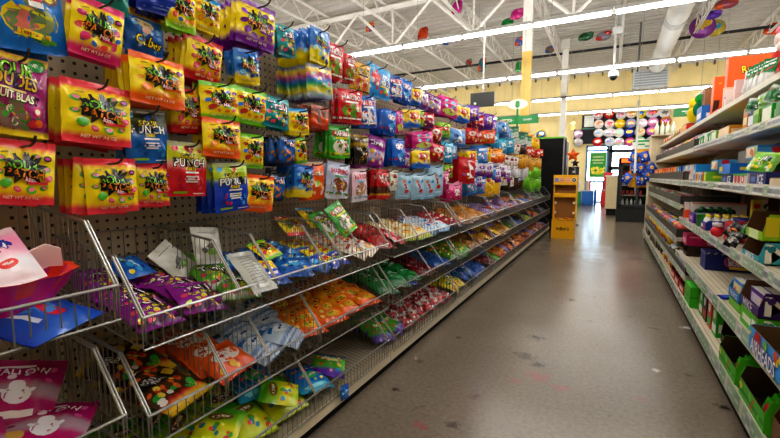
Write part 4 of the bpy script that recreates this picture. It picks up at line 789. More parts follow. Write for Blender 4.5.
m.build('shell', 'plastic', t, smooth=True)
stand('cotton', (-1.36, .425, .985), 44, -.35, -.35, .72, 'pink and white candy floss bag lying in the pink bowl')
t_ = MB(); t_.prism([(0, 0), (.07, .015), (.1, .005), (.105, .06), (.075, .085), (.02, .07)], -.003, .003, 'f0e0de', axis=1)
o = t_.build('paper_pouch', 'carton', loc=(-1.38, .475, .925)); o.rotation_euler = (.35, -.2, 1.35); tag(o, 'translucent pale pink paper pouch sticking out of the pink bowl', 'pouch')
stand('air_blue', (-1.24, .455, .85), 14, .05, 1.25, 1.0, 'royal blue taffy bag lying in front of the pink bowl')
for i, (C, a, yw, rl, lb) in enumerate((((-1.30, .30, .56), 24, .1, .25, 'magenta marshmallow bag with white figure, upper left in the corner basket'), ((-1.42, .46, .61), 30, -.1, .5, 'magenta marshmallow bag at the back of the corner basket'),
                                       ((-1.29, .47, .535), 10, .2, .9, 'magenta bag lying lowest at the front of the corner basket'), ((-1.44, .22, .63), 34, .2, -.2, 'magenta marshmallow bag at the back left of the corner basket'))):
    stand('mallow', C, a, yw, rl, .9, lb)

# ------------------------------------------------------------------ candy hanging on the peg wall
def rowname(z): return 'top' if z > 1.8 else 'second' if z > 1.62 else 'third' if z > 1.44 else 'fourth' if z > 1.3 else 'bottom'
HK = []
for r in NEAR.split(';'):
    p = r.split(); HK.append([p[0]]+[float(x) for x in p[1:6]]+[int(p[6]), 0])
FARL = [(p[0], float(p[1]), float(p[2]), float(p[3])) for p in (r.split() for r in FAR.split(';'))]
r_ = random.Random(12)
for zt in (1.93, 1.73, 1.53, 1.35, 1.18):
    y = 4.45+r_.uniform(0, .1)
    while y < 9.3:
        b = min(FARL, key=lambda f_: ((f_[1]-y)/.55)**2+((f_[2]-zt)/.09)**2+r_.uniform(0, 2.2))
        HK.append([b[0], y, zt+r_.uniform(-.05, .035), r_.uniform(.11, .17), STY[b[0]]['h']*r_.uniform(.8, 1.1), -1.4+r_.uniform(0, .09), 4, 1]); y += r_.uniform(.165, .235)
HK.sort(key=lambda h_: h_[1])
cnt = {}
SKIPH = set()
hook_me = {}
for hi, (style, y, zt, w_, h_, xf, n, far) in enumerate(HK):
    S = STY[style]; row = rowname(zt); cnt[row] = cnt.get(row, 0)+1; ho = ORD[cnt[row]-1] if cnt[row] <= len(ORD) else str(cnt[row])
    r_ = random.Random(hi*7+1)
    sx, sz = w_/S['w'], h_/S['h']
    yaw0 = math.radians(-34 if far else r_.uniform(-7, 3)-max(0, (y-1.6))*6)
    yaw0 = max(yaw0, math.radians(-34)); roll0 = math.radians(r_.uniform(-6, 7)+(7 if style == 'spk_melon' and .69 < y < .71 else 0))
    # the peg hook
    if (hi, -1) not in SKIPH:
        m = MB(); x1 = xf+.035+r_.uniform(0, .03); zh = zt-.012
        m.tube([(XW, y, zh-.012), (XW+.1, y, zh-.006), (x1-.02, y, zh), (x1, y, zh+.008), (x1+.012, y, zh+.024)], .0034, 5, '2a2826')
        m.box(XW-.001, y-.02, zh-.035, XW+.004, y+.02, zh+.005, '2a2826')
        tag(m.build('peg_hook', 'paint'), 'dark wire peg hook, %s from left in the %s peg row' % (ho, row), 'hook', 'peg hooks on the left pegboard')
    step = min(.029, (xf-XW-.03)/max(1, n))
    for k in range(n):
        BID += 1; jx = r_.uniform(-.004, .004); tx = math.radians(r_.uniform(-3, 5))
        pos = 'frontmost' if k == 0 else ORD[k]+' back'
        yw = yaw0+math.radians(r_.uniform(-7, 5))*(1 if k else .4); rl = roll0+math.radians(r_.uniform(-7, 7))*(1 if k else 0)
        Rm = Matrix.Rotation(PI/2+yw, 3, 'Z') @ Matrix.Rotation(rl, 3, 'Y') @ Matrix.Rotation(tx, 3, 'X')
        L_ = (xf-.012-k*step+jx, y+r_.uniform(-.008, .008), zt+.004-r_.uniform(0, .006)*(k > 0))
        if KEEP is not None and BID not in KEEP: REST.append((style, L_, Rm, (sx, 1, sz))); continue
        o = place(bag_mesh(style), 'candy_bag', LB('%s, %s on %s hook, %s peg row' % (S['desc'], pos, ho, row)), 'candy bag',
                  L_, Rm.to_euler(), (sx, 1, sz), '%ss on one hook of the %s peg row' % (S['desc'], row))
if REST:
    V, F, CC, cache = [], [], [], {}
    for style, L_, Rm, s_ in REST:
        if style not in cache:
            b = bag_mesh(style, True); buf = [0.0]*(len(b.loops)*4); b.color_attributes['Col'].data.foreach_get('color', buf)
            cache[style] = ([tuple(v.co) for v in b.vertices], [tuple(q.vertices) for q in b.polygons], buf)
        if isinstance(s_, tuple): T = Matrix.Translation(L_) @ Rm.to_4x4() @ Matrix.Diagonal((s_[0], s_[1], s_[2], 1))
        else: T = Matrix.Translation(Vector(L_)-Rm @ Vector((0, 0, -STY[style]['h']*s_/2))) @ Rm.to_4x4() @ Matrix.Scale(s_, 4)
        (a, b_, c_, d_), (e, f_, g_, h__), (i_, j_, k_, l_) = T[0], T[1], T[2]; n0 = len(V); vs, fs, buf = cache[style]
        V += [(a*x+b_*y+c_*z+d_, e*x+f_*y+g_*z+h__, i_*x+j_*y+k_*z+l_) for x, y, z in vs]
        F += [tuple(q+n0 for q in f) for f in fs]; CC += buf
    me = bpy.data.meshes.new('candy_bag'); me.from_pydata(V, [], F)
    me.color_attributes.new('Col', 'FLOAT_COLOR', 'CORNER').data.foreach_set('color', CC)
    me.polygons.foreach_set('use_smooth', [True]*len(F)); me.materials.append(M['film'])
    o = bpy.data.objects.new('candy_bag', me); COL.objects.link(o)
    tag(o, 'the many smaller mixed candy bags filling the pegs and baskets of the left shelving', 'candy bags', None, 'stuff')
# ------------------------------------------------------------------ right run of shelving
gr = thing('gondola_shelving', 'right-hand beige gondola with open shelves of boxed candy and seasonal sweets', 'shelving', (0, 0, 0))
YE, YM, XB = 9.35, 5.12, 1.14
BEI = 'cbbfa6'
m = MB(); m.box(XB, 1.2, .02, XB+.03, YE, 2.15, '8f8270'); m.build('back_panel', 'paint', gr)
m = MB(); m.box(.60, YE, 0, XB+.03, YE+.03, 1.95, 'cdbf9f'); m.box(.60, YE-.006, 0, .64, YE+.036, 1.95, 'e0d4b8')
for i in range(9): m.box(.7+i*.045, YE-.004, .05, .704+i*.045, YE, 1.93, 'b3a482')
m.build('end_panel', 'paint', gr)
for y in (1.9, 3.5, YM, 6.7, 8.2):
    m = MB(); m.box(XB-.03, y-.015, .02, XB, y+.015, 2.1, 'a89a84'); m.build('upright', 'paint', gr)
m = MB(); m.box(.61, 1.2, 0, XB, YE, .1, '2a2724'); m.build('toe_base', 'matte', gr)
def shelf(xf, y0, y1, z, railh=.05, tray=0, tone=BEI, seed=1, tags=True):
    m = MB(); m.box(xf+.012, y0, z-.028, XB, y1, z, tone)
    for i in range(8): m.box(xf+.03+i*.035, y0+.01, z, xf+.034+i*.035, y1-.01, z+.0012, 'a89c84')
    s = m.build('shelf', 'paint', gr)
    for yb in (y0+.02, (y0+y1)/2, y1-.03):
        b = MB(); b.prism([(xf+.1, z-.03), (XB, z-.03), (XB, z-.13), (XB-.1, z-.11)], yb, yb+.006, 'b8aa90', axis=1); b.build('bracket', 'paint', gr)
    r = MB(); zt = z+.012; zb = zt-railh
    r.prism([(xf, zb), (xf+.012, zb-.006), (xf+.014, zt), (xf+.002, zt+.004)], y0, y1, 'd9d3c4', axis=1)
    if tags:
        rr = random.Random(seed); y = y0+.01
        while y < y1-.06:
            L = rr.choice((.06, .06, .06, .065, .09, .14)); c = rr.choice(('e6e8ea', 'eef0ee', 'e2e6e2', 'e6e8ea', 'a6bfa4') if z > 1 else ('9ab89a', '8fae90', 'a6bfa4', 'e6e8ea', 'd4dcd8', '9ab89a')); L = min(L, y1-y-.005)
            r.face([(xf-.001, y+L, zb+.006), (xf-.001, y, zb+.006), (xf+.0008, y, zt-.003), (xf+.0008, y+L, zt-.003)], c)
            if c > 'c':
                for q in range(max(1, int(L/.012))): r.face([(xf-.0016, y+.012+q*.012, zb+.3*railh), (xf-.0016, y+.006+q*.012, zb+.3*railh), (xf-.0004, y+.006+q*.012, zb+.75*railh), (xf-.0004, y+.012+q*.012, zb+.75*railh)], '7a8288')
            else:
                r.face([(xf-.0016, y+L*.8, zb+.4*railh), (xf-.0016, y+L*.2, zb+.4*railh), (xf-.0006, y+L*.2, zb+.6*railh), (xf-.0006, y+L*.8, zb+.6*railh)], 'c8d8c6')
            y += L+rr.choice((.002, .002, .01, .05))
    r.build('price_rail', 'paint', s)
    if tray:
        t = MB(); t.box(xf+.004, y0, zt+.004, xf+.014, y1, zt+tray, '55524e'); t.box(xf+.004, y0, zt, XB-.05, y0+.006, zt+tray, '4a4744')
        for i in range(int((y1-y0)/.08)): t.box(xf+.0025, y0+i*.08, zt+.006, xf+.004, y0+i*.08+.004, zt+tray-.004, '6a6762')
        t.build('tray_front', 'paint', s)
    return s
ZA, ZBd, ZCd, ZD, ZDf, ZE, ZEf, ZF, ZG = 1.755, 1.485, 1.145, .775, .90, .44, .56, .325, .155
shelf(.78, 1.3, YE, ZA, .035, 0, 'd8d0c0', 1, False)
shelf(.72, 1.3, YM+.08, ZBd, .045, 0, 'd6cebc', 2, True)
shelf(.72, YM+.1, YE, ZBd-.01, .04, .09, 'cfc6b2', 3, False)
shelf(.63, 1.3, YM-.05, ZCd, .05, 0, 'd6cebc', 4)
shelf(.63, YM-.03, YE, ZCd, .055, .09, 'd6cebc', 5)
shelf(.63, 1.3, YM, ZD, .06, 0, 'e0d6bc', 6)
shelf(.63, YM+.03, YE, ZDf, .06, .085, 'd6cebc', 7)
shelf(.61, 1.3, YM-.05, ZE, .075, 0, 'd9cfb6', 8)
shelf(.61, YM-.02, YE, ZEf, .06, .085, 'd6cebc', 9)
shelf(.60, YM-.8, YE, ZF, .05, .06, 'd6cebc', 10)
shelf(.58, 1.2, YE, ZG, .085, 0, 'd9cfb6', 11)

def carton(nm, label, cat, X, Y, Z, D, T, H, col, front=None, side=None, open_=0, inner='6a4a30', top=None, group=None, lip=.35, rot=0, mat='carton'):
    """box on a shelf: near-front-bottom corner at (X, Y, Z); D deep (+x), T along the aisle (+y), H high.
    front faces the aisle (-x), side faces down the aisle towards the camera (-y). open_: aisle-side front cut to a lip, no lid"""
    t = thing(nm, label, cat, (X, Y, Z), rot, group)
    w = .004
    if not open_:
        m = MB(); m.box(0, 0, 0, D, T, H, col, [col, top or col, col, col, col, col])
        if top is None: m.box(.004, T*.48, H, D-.004, T*.52, H+.0006, col)
        if front: m.art(front, lambda x, z, l: (-l-.0004, T/2-x, z), T, H, .0004)
        if side: m.art(side, lambda x, z, l: (D/2+x, -l-.0004, z), D, H, .0004)
        m.build('carton_body', mat, t)
        m = MB(); e = .0012
        m.face([(.004, .004, H+.0012), (D-.004, .004, H+.0012), (D-.004, T*.47, H+.0012), (.004, T*.47, H+.0012)], top or col)
        m.build('lid_flap', mat, t)
    else:
        hl = H*lip
        m = MB(); m.box(0, 0, 0, D, T, w, inner); m.box(0, w, 0, w, T-w, hl, col, [col, inner, col, inner, col, col])
        if front: m.art(front, lambda x, z, l: (-l-.0004, T/2-x, z), T, hl, .0004)
        m.build('front_lip', mat, t)
        for y, s in ((0, -1), (T-w, 1)):
            m = MB(); cut = min(D*.05, H*.2)
            pts = [(0, 0), (D, 0), (D, H), (cut, H), (0, hl)]
            m.prism(pts, y, y+w, col, axis=1)
            if s == 1: m.c = [lin(inner) if i == len(m.f)-2 or i == len(m.f)-1 else c_ for i, c_ in enumerate(m.c)]
            m.face([(p[0], y+w+.0006 if s < 0 else y-.0006, p[1]) for p in pts], inner)
            if side and s == -1: m.art(side, lambda x, z, l: (D/2+x, -l-.0004, z), D, H, .0004)
            m.build('side_panel', mat, t)
        m = MB(); m.box(D-w, 0, 0, D, T, H, inner); m.build('back_panel', mat, t)
    return t
def theatre(X, Y, Z, D, T, H, n, col, label, nm, top='dddddd', ops=None):
    """row of upright candy boxes standing one behind another inside a tray"""
    me = None; st = D/n
    for i in range(n):
        if me is None:
            m = MB(); m.box(0, 0, 0, st*.86, T, H, col, [col, top, col, col, col, col])
            m.art(ops or [('r', 0, .5, .7, .2, 'f0e8d0')], lambda x, z, l: (-l-.0004, T/2-x, z), T, H, .0004)
            m.box(st*.1, T*.15, H, st*.76, T*.85, H+.0006, 'e8e4dc'); me = m.mesh('candy_box', 'carton')
        place(me, 'candy_box', '%s, %s from the front' % (label, ORD[i]), 'candy box', (X+i*st, Y, Z), group=nm)

MK = lambda col: [('t', 'MIKE', .01, .5, .9, 'f4f0ea', None, 0, .7), ('b', 6, 3, [col], -.45, .1, .45, .9, .04)]
# shelf D, near bay
carton('display_box', 'aqua candy display box with open front, lower of the pair by the frame edge', 'display box', .637, 2.54, ZD+.004, .42, .28, .105, '38a8bc', [('t', 'MIKE', .0, .5, .5, 'f0f4f4', None)], MK('2a8a9c'), 1)
carton('display_box', 'lime green candy display box stacked on the aqua one', 'display box', .648, 2.56, ZD+.112, .42, .27, .13, '96cc1e', [('r', 0, .5, .6, .18, 'd8e8b0')], [('r', -.42, .55, .12, .22, 'e8d82a'), ('b', 7, 4, ['7ab414', 'b4e03a'], -.2, .1, .45, .9, .05)], 1)
carton('display_box', 'tall brown cardboard display box behind the lime one', 'display box', .79, 2.92, ZD+.004, .25, .2, .3, '9a7448', [('b', 8, 3, ['e8dccc', 'c8b49c'], -.4, .2, .4, .8, .09)], None, 1, '4a3420', lip=.42)
carton('display_box', 'red shiny candy box on the middle shelf', 'display box', .68, 3.3, ZD+.004, .3, .16, .125, 'c8201c', None, [('r', -.3, .4, .1, .5, 'e04a3c', 30), ('r', .1, .6, .5, .04, 'e8584a')])
for i, (dx, dz, dr, cc) in enumerate(((0, 0, .2, '161412'), (.03, .05, -.3, '2a8a3a'), (-.01, .035, .5, 'e87a1e'))):
    S_ = gen('bw%d' % i, ['black foil candy packet', 'green and black foil candy packet', 'orange and black foil candy packet'][i], .09, .1, .02, [(0, '121212'), (1, '1c1a18')], None, ops=[('e', 0, .5, .34, .18, cc if i else 'c8c4bc', 20), ('b', 6, i, ['e8e4dc', cc], -.4, .1, .4, .9, .07)])
    R = Matrix.Rotation(-PI/2+.5, 3, 'Z') @ Matrix.Rotation(dr, 3, 'Y') @ Matrix.Rotation(-.35, 3, 'X')
    o = place(bag_mesh('bw%d' % i), 'candy_packet', ['black foil candy packet, lowest of three before the red box', 'green and black packet on the packets before the red box', 'orange and black packet beside the red box'][i], 'candy packet', (0, 0, 0))
    o.matrix_world = Matrix.Translation((.665+dx+.02*i, 3.06+.05*i, ZD+.1+dz)) @ R.to_4x4()
carton('display_tray', 'low royal blue display tray of little white-capped bottles', 'display tray', .66, 3.95, ZD+.004, .3, .2, .075, '1a2fa0', [('e', .2, .5, .12, .12, 'd8302a'), ('r', -.2, .5, .3, .14, 'e4e8f4')], [('r', -.2, .5, .2, .1, '6a8ae0'), ('e', .2, .5, .06, .06, 'd8302a')], 1, '2440b0', lip=.8)
bm_ = MB(); bm_.lathe([(0, 0), (.021, 0), (.023, .05), (.018, .075), (.009, .085), (.009, .09)], 10, '2a4ac0', cols=['2a4ac0', '2a4ac0', 'f0f0f0', 'f0f0f0', 'f0f0f0']); bm_.lathe([(.011, .088), (.012, .112), (0, .114)], 8, 'e8d02a'); bme = bm_.mesh('candy_bottle', 'plastic', True)
for i in range(5):
    for j in range(3): place(bme, 'candy_bottle', 'small yellow-capped bottle, row %d column %d in the royal blue tray' % (i+1, j+1), 'candy bottle', (.69+i*.055, 3.99+j*.058, ZD+.012), group='candy bottles in the blue tray')
m = MB(); m.ball((0, 0, .04), .04, .04, .04, 'd8283a', 12, 8); m.lathe([(0, .075), (.03, .075), (.032, .1), (0, .102)], 10, 'e8e4ec'); tag(m.build('candy_ball', 'plastic', loc=(.66, 3.55, ZD+.004), smooth=True), 'round red candy ball with white cap beside the blue tray', 'candy ball')
carton('display_box', 'small purple candy box before the green tub', 'display box', .66, 4.5, ZD+.004, .2, .24, .085, '5a1f9a', [('r', 0, .5, .5, .14, 'd8b0e8'), ('e', -.3, .5, .08, .08, 'e84a3a')], [('r', 0, .5, .6, .14, 'c88ae0')])
m = MB(); m.lathe([(0, 0), (.05, 0), (.056, .09), (.058, .09), (.058, .105), (0, .107)], 14, '2fae3a', cols=['2fae3a', '2fae3a', '1f7a2a', '1f7a2a', '1f7a2a']); tag(m.build('candy_tub', 'plastic', loc=(.70, 4.28, ZD+.004), smooth=True), 'green plastic candy tub between purple box and blue tray', 'tub')
carton('display_box', 'white and orange candy carton with flame-shaped orange edge', 'display box', .70, 4.92, ZD+.004, .42, .1, .165, 'dcd6d2', [('r', 0, .25, 1, .9, 'e8581a')], [('r', 0, .1, 1, .12, 'e8581a'), ('e', -.36, .3, .1, .1, 'e8581a'), ('e', -.2, .2, .08, .06, 'f0742a'), ('r', 0, .97, 1, .02, 'e8581a')])
carton('display_box', 'narrow orange and white carton left of the flame-edged one', 'display box', .66, 5.0, ZD+.004, .035, .09, .16, 'e0d8d4', [('r', 0, .22, .98, .9, 'e8561a'), ('e', .1, .6, .3, .3, 'f08a2a')], [('r', 0, .3, .98, 2.2, 'e8561a')])
m = MB()
for i in range(9): m.ball((.0+i*.032, .01*(i % 3), .035+.02*(i % 2)), .028, .03, .03, '1a6a34' if i % 2 else '104a24', 8, 6)
tag(m.build('candy_garland', 'film', loc=(.72, 4.72, ZD+.06), smooth=True), 'dark green clumped foil candy strand on top of the purple box', 'candy strand')
for i in range(5):
    cx_ = ['d8d03a', 'f0ece4', 'e8a02a', 'd83a2a', '3a3a3a'][i]
    m = MB(); m.rbox(0, 0, 0, .06, .022, .14, .008, cx_); m.art([('e', 0, .7, .3, .3, ['d83a2a', '2a8a3a', 'f0f0f0', 'f0d03a', 'c83a8a'][i]), ('r', 0, .3, .8, .3, 'f4f0e8')], lambda x, z, l: (.03+x, -l-.0005, z), .06, .14); m.art([('e', 0, .7, .3, .3, ['d83a2a', '2a8a3a', 'f0f0f0', 'f0d03a', 'c83a8a'][i])], lambda x, z, l: (-l-.0005, .011-x, z), .02, .14)
    o = m.build('lollipop_pack', 'film', loc=(.84+i*.05, 3.6, ZD+.125)); tag(o, '%s lollipop pack, %s from the aisle on the rainbow box' % (['yellow', 'white', 'orange', 'red', 'black'][i], ORD[i]), 'lollipop pack', 'lollipop packs on the rainbow box')
carton('display_box', 'rainbow-striped blue and violet candy box at the back of the middle shelf', 'display box', .80, 3.55, ZD+.004, .32, .3, .12, '2a2a8a', None, [('r', -.2, .3, .5, .04, 'e03a3a', 20), ('r', -.18, .42, .5, .04, 'f0d03a', 20), ('r', -.15, .54, .5, .04, '3ac05a', 20), ('r', .25, .5, .3, .2, '6a2a9a')])
carton('display_tray', 'wide white display tray of thin wrapped sticks at the back of the shelf', 'display tray', .80, 5.2, ZDf+.004, .3, 1.6, .1, 'd8d4cc', None, [('r', 0, .5, .9, .1, 'b8b4ac')], 1, '8a867e', lip=.5)
m = MB(); m.box(0, 0, 0, .012, .05, .15, 'c8c4ba'); m.box(-.0005, .01, .03, 0, .04, .12, 'e4e0d8'); m.box(.002, .02, .15, .01, .03, .2, 'f0ece4'); me_ = m.mesh('candy_stick', 'film')
for i in range(26):
    o = place(me_, 'candy_stick', 'pale wrapped candy stick, %s from near end, in the wide white tray' % (ORD[i] if i < len(ORD) else str(i)), 'candy stick', (.84+(i % 2)*.08, 5.24+i*.058, ZDf+.03), (.0, -.25, 0), group='candy sticks in the wide white tray')
# shelf E, near bay
carton('display_tray', 'sky-blue taffy tray with red balloon emblem, overhanging the shelf edge', 'display tray', .565, 1.78, ZE+.014, .3, .5, .105, '34a4f4', [('e', -.27, .6, .095, .095, 'cc1a2c', 10), ('r', -.27, .6, .05, .012, 'f4c8cc', 15), ('t', 'AIRHEADS', -.13, .3, .6, 'f4f4fa', '14409a', 0, 1.3), ('b', 5, 3, ['e8d82a', '7ac83a', 'e8482a'], -.1, .55, .45, .9, .04), ('e', -.44, .75, .02, .02, 'f0d02a')], [('r', 0, .5, .9, .1, '1a70c0')], 1, '6a5238', lip=.95)
carton('display_box', 'lime green candy box with bold lettering under the purple one', 'display box', .628, 2.43, ZE+.004, .42, .28, .095, '58b81c', [('r', -.1, .5, .5, .12, 'e8f0d8'), ('r', .3, .5, .2, .2, 'f0f0e8')], MK('3a9a10'))
carton('display_box', 'purple candy display box with open front, on the lime green one', 'display box', .628, 2.44, ZE+.102, .42, .3, .12, '3a1a6a', [('t', 'MIKE', -.05, .5, .5, 'e8e0f0', None)], MK('4a2a84'), 1)
theatre(.66, 2.47, ZE+.108, .35, .24, .09, 7, '5a2a94', 'violet candy box in the purple display box', 'candy boxes in the purple display', ops=[('r', 0, .5, .8, .2, 'e8e0f0'), ('e', .3, .5, .1, .1, 'e8d84a')])
carton('display_box', 'lime green lower tray under the bright blue candy boxes', 'display tray', .655, 2.84, ZE+.004, .4, .24, .05, '6ac01e', None, [('r', 0, .5, .5, .08, 'e8f0d8')], 1, '6a5238', lip=.9)
carton('display_box', 'bright blue candy display box on the lower green tray', 'display box', .65, 2.86, ZE+.058, .4, .22, .1, '1a86d8', [('t', 'TROPICS', 0, .5, .7, 'f4f0ea', None)], [('b', 8, 3, ['3aa0e8', '1470c0'], -.45, .1, .45, .9, .05), ('r', .2, .5, .3, .08, 'e8f0f8')], 1, '2a78c0', lip=.5)
theatre(.665, 2.875, ZE+.066, .36, .19, .1, 8, '2a90dc', 'blue candy box in the bright blue display', 'candy boxes in the bright blue display', ops=[('r', 0, .6, .8, .22, 'f0d89a'), ('e', -.2, .35, .12, .1, 'e8581a'), ('e', .2, .35, .12, .1, 'f0c83a')])
m = MB(); m.box(0, 0, 0, .12, .06, .012, '1a3aa8'); m.box(.02, .005, .012, .1, .055, .014, '4a6ae0'); o = m.build('candy_packet', 'film', loc=(.64, 3.14, ZE+.004), rotz=.5); tag(o, 'flat dark blue packet lying before the bright blue boxes', 'candy packet')
carton('display_box', 'navy bubble gum box with pink oval emblem', 'display box', .70, 4.1, ZE+.004, .42, .2, .145, '142472', [('r', 0, .92, 1, .1, '6a6aa8')], [('e', .02, .52, .24, .145, 'd84a8a'), ('e', .02, .52, .21, .12, '2a5ac0'), ('t', 'DUBBLE', .02, .6, .34, 'f4f4fa', 'c83a7a', 0, 1.2), ('t', 'BUBBLE', .02, .44, .32, 'f4f4fa', 'c83a7a', 0, 1.2), ('r', .02, .2, .3, .05, 'f0d03a'), ('e', .34, .22, .07, .04, 'd83a4a'), ('e', .24, .3, .05, .03, '3aa04a')] + [('r', -.46+i*.115, .94, .06, .02, 'c8c4dc', 25) for i in range(9)])
carton('display_box', 'brown open carton under the magenta gum box', 'display box', .66, 4.72, ZE+.004, .4, .22, .1, '3a2618', None, [('r', 0, .5, .7, .12, '1c120c')], 1, '1c120c', lip=.3)
carton('display_box', 'magenta gum box with white lettering on a brown carton', 'display box', .65, 4.7, ZE+.108, .42, .25, .1, 'b81a5a', [('r', 0, .4, .7, .2, 'f0a0c0')], [('t', 'COSMIC', .12, .38, .5, 'f0d8e4', None, 0, 1.2), ('r', -.2, .8, .5, .03, 'e88ab4'), ('b', 4, 2, ['d83a80'], -.4, .5, .4, .9, .04)])
# base shelf, near bay
def green_tray(Y, label, T=.34, D=.4):
    t = carton('display_tray', label, 'display tray', .585, Y, ZG+.004, D, T, .15, '4cba20', [('r', 0, .5, .98, .05, '2a8a10'), ('b', 6, 3, ['d83a3a', 'f0d83a', '6ad83a'], -.45, .1, .45, .9, .05)], None, 1, '3c2a1a', lip=.62)
    return t
green_tray(2.52, 'bright green open candy tray with dark interior, farther of two on the base shelf')
green_tray(2.08, 'bright green open candy tray, nearer of two on the base shelf', .36)
carton('display_tray', 'brown cardboard tray at the lower right corner of the base shelf', 'display tray', .60, 1.66, ZG+.004, .4, .38, .16, '7a5434', [('r', 0, .5, .6, .1, '3a2414')], [('b', 8, 3, ['4a3018'], -.4, .2, .4, .8, .05)], 1, '5a3418', lip=.7)
pk = MB(); pk.box(0, 0, 0, .02, .09, .1, '3aa41e'); pk.art([('e', 0, .6, .3, .25, 'c82a3a'), ('r', 0, .25, .7, .15, 'f0e8d0')], lambda x, z, l: (-l-.0005, .045-x, z), .09, .1); pme = pk.mesh('candy_packet', 'film')
for i in range(4):
    for yy, w_ in ((2.55, 'farther'), (2.11, 'nearer')):
        place(pme, 'candy_packet', 'flat green and red candy packet leaning in the %s green tray, %s from front' % (w_, ORD[i]), 'candy packet', (.60+i*.035, yy+.02+.05*(i % 3), ZG+.02), (0, .3, 0), group='green packets in the %s green tray' % w_)
carton('display_box', 'tall dark brown open carton between green boxes on the base shelf', 'display box', .66, 2.92, ZG+.004, .4, .3, .24, '3a2818', None, [('r', -.1, .5, .2, .6, '241810')], 1, '1c120a', lip=.2)
carton('candy_box', 'navy and white candy box inside the shade of the base shelf', 'candy box', .72, 2.9, ZG+.2, .3, .015, .05, '16246a', None, [('r', 0, .5, .6, .06, 'dfe2ea')])
for i, (yy, c1, c2, lb) in enumerate(((3.26, '36a428', 'dfe4dc', 'green and white upright gum box nearest the dark carton'), (3.42, 'c83a22', '36a428', 'orange-red and green upright gum box'), (3.58, '1c1c1c', 'c02a2a', 'black upright gum box with red print'), (3.72, '2f9a2a', 'ececec', 'green upright gum box behind the black one'))):
    carton('candy_box', lb+' on the base shelf', 'candy box', .64, yy, ZG+.004, .28, .11, .2, c1, [('r', 0, .25, .98, .5, c2), ('e', 0, .7, .3, .3, 'e8e4d8'), ('r', 0, .85, .9, .1, c1)], [('r', -.3, .3, .3, .2, c2)])
carton('candy_box', 'bright green box standing at the front of the base shelf', 'candy box', .59, 3.92, ZG+.004, .06, .26, .165, '3cb81e', [('r', 0, .5, .9, .04, '2a9414')], [('r', 0, .5, .9, .2, '2a9414')])
carton('candy_box', 'black gum tray behind the bright green box', 'candy box', .68, 3.95, ZG+.004, .3, .3, .14, '1a1c18', [('b', 6, 2, ['3ab02a', 'c83a3a'], -.4, .1, .4, .9, .08)], None, 1, '141410', lip=.5)
for i, yy in enumerate((4.3, 4.62, 4.92)):
    carton('display_box', 'red candy carton on the base shelf, %s beyond the green box' % ORD[i], 'display box', .6, yy, ZG+.004, .3, .27, .12, 'b81c22', [('r', 0, .5, .7, .12, 'f0d8d4'), ('e', .3, .5, .08, .08, 'e8c83a')], [('r', 0, .5, .7, .15, 'e8d0cc')], 1, '5a1414', lip=.6, group='red cartons on the base shelf')
# shelf C, near bay
carton('candy_box', 'long pale blue candy box with food picture, top of the stack', 'candy box', .70, 2.98, ZCd+.155, .45, .22, .07, '3a9ad8', [('r', 0, .5, .96, .26, 'f0d8b8'), ('b', 8, 2, ['e8a04a', 'd8603a', 'f4ecd8', '8ab04a'], -.4, .15, .4, .85, .1)], [('e', -.3, .7, .07, .06, 'd8283a'), ('r', .1, .5, .5, .05, '1a5a3a'), ('b', 6, 3, ['f08a2a', '2a6a3a', '6ac0f0'], -.25, .1, .45, .5, .03), ('r', 0, .9, 1, .02, '1a6ab0')])
carton('candy_box', 'grey unlabelled carton behind the pale blue boxes', 'candy box', .80, 3.35, ZCd+.004, .3, .5, .225, '7e7a76', None, [('r', -.2, .6, .3, .2, '6a6662')])
carton('candy_box', 'pale blue candy box with orange fruit, second in the stack', 'candy box', .685, 3.85, ZCd+.1, .3, .22, .075, '48a4dc', [('r', 0, .5, .96, .26, 'f0e0c8'), ('b', 6, 2, ['e8a04a', 'd8603a', 'f4ecd8'], -.4, .15, .4, .85, .1)], [('e', -.35, .72, .08, .07, 'd8283a'), ('e', -.3, .3, .08, .06, 'f0882a'), ('e', -.16, .32, .06, .05, 'f09a3a'), ('r', .15, .5, .45, .05, '1a5a8a'), ('e', .0, .3, .05, .05, '2a8a4a')])
carton('candy_box', 'bright blue candy box with watermelon wedge', 'candy box', .66, 3.35, ZCd+.07, .32, .3, .065, '1a7ad8', [('r', -.3, .5, .3, .1, 'f0d82a')], [('e', .28, .55, .14, .12, 'd8283a'), ('e', .28, .45, .1, .06, '2a9a3a'), ('r', -.2, .5, .3, .06, 'e8d03a')])
for i, (yy, c1, c2, lb) in enumerate(((4.02, '7ac02a', 'e8e03a', 'lime gum pack'), (4.14, 'e84a2a', '3aa04a', 'red and green gum pack'), (4.26, 'd8d8e0', '8a8ac0', 'silver-white gum pack'), (4.38, 'f0c82a', 'd83a2a', 'yellow gum pack'), (4.5, 'c8cce8', '5a6ac8', 'pale lilac gum pack'))):
    carton('gum_pack', lb+' standing at the edge of the upper shelf', 'gum pack', .65, yy, ZCd+.004, .2, .1, .085, c1, [('e', 0, .5, .3, .3, c2), ('r', 0, .85, .8, .12, 'f4f4f0')], [('r', 0, .5, .6, .1, c2)])
carton('candy_box', 'navy mint box with white crosses, farther of two', 'candy box', .65, 3.24, ZCd+.004, .25, .26, .06, '14226a', [('t', 'ICE', .25, .5, .3, 'e8ecf8', None), ('r', -.2, .5, .3, .1, '5a78c8')], [('t', 'ICE', .0, .5, .3, 'e8ecf8', None)])
carton('candy_box', 'red and white candy box with round apple emblem', 'candy box', .65, 2.9, ZCd+.004, .25, .3, .065, 'e4dcd8', [('e', -.3, .5, .1, .1, 'c82030'), ('e', -.05, .5, .1, .1, 'c82030'), ('e', .22, .5, .1, .1, 'c82030'), ('e', .22, .5, .05, .05, 'f4f0ec'), ('r', 0, .92, 1, .05, '3aa03a')], [('e', -.2, .5, .1, .08, 'c82030')])
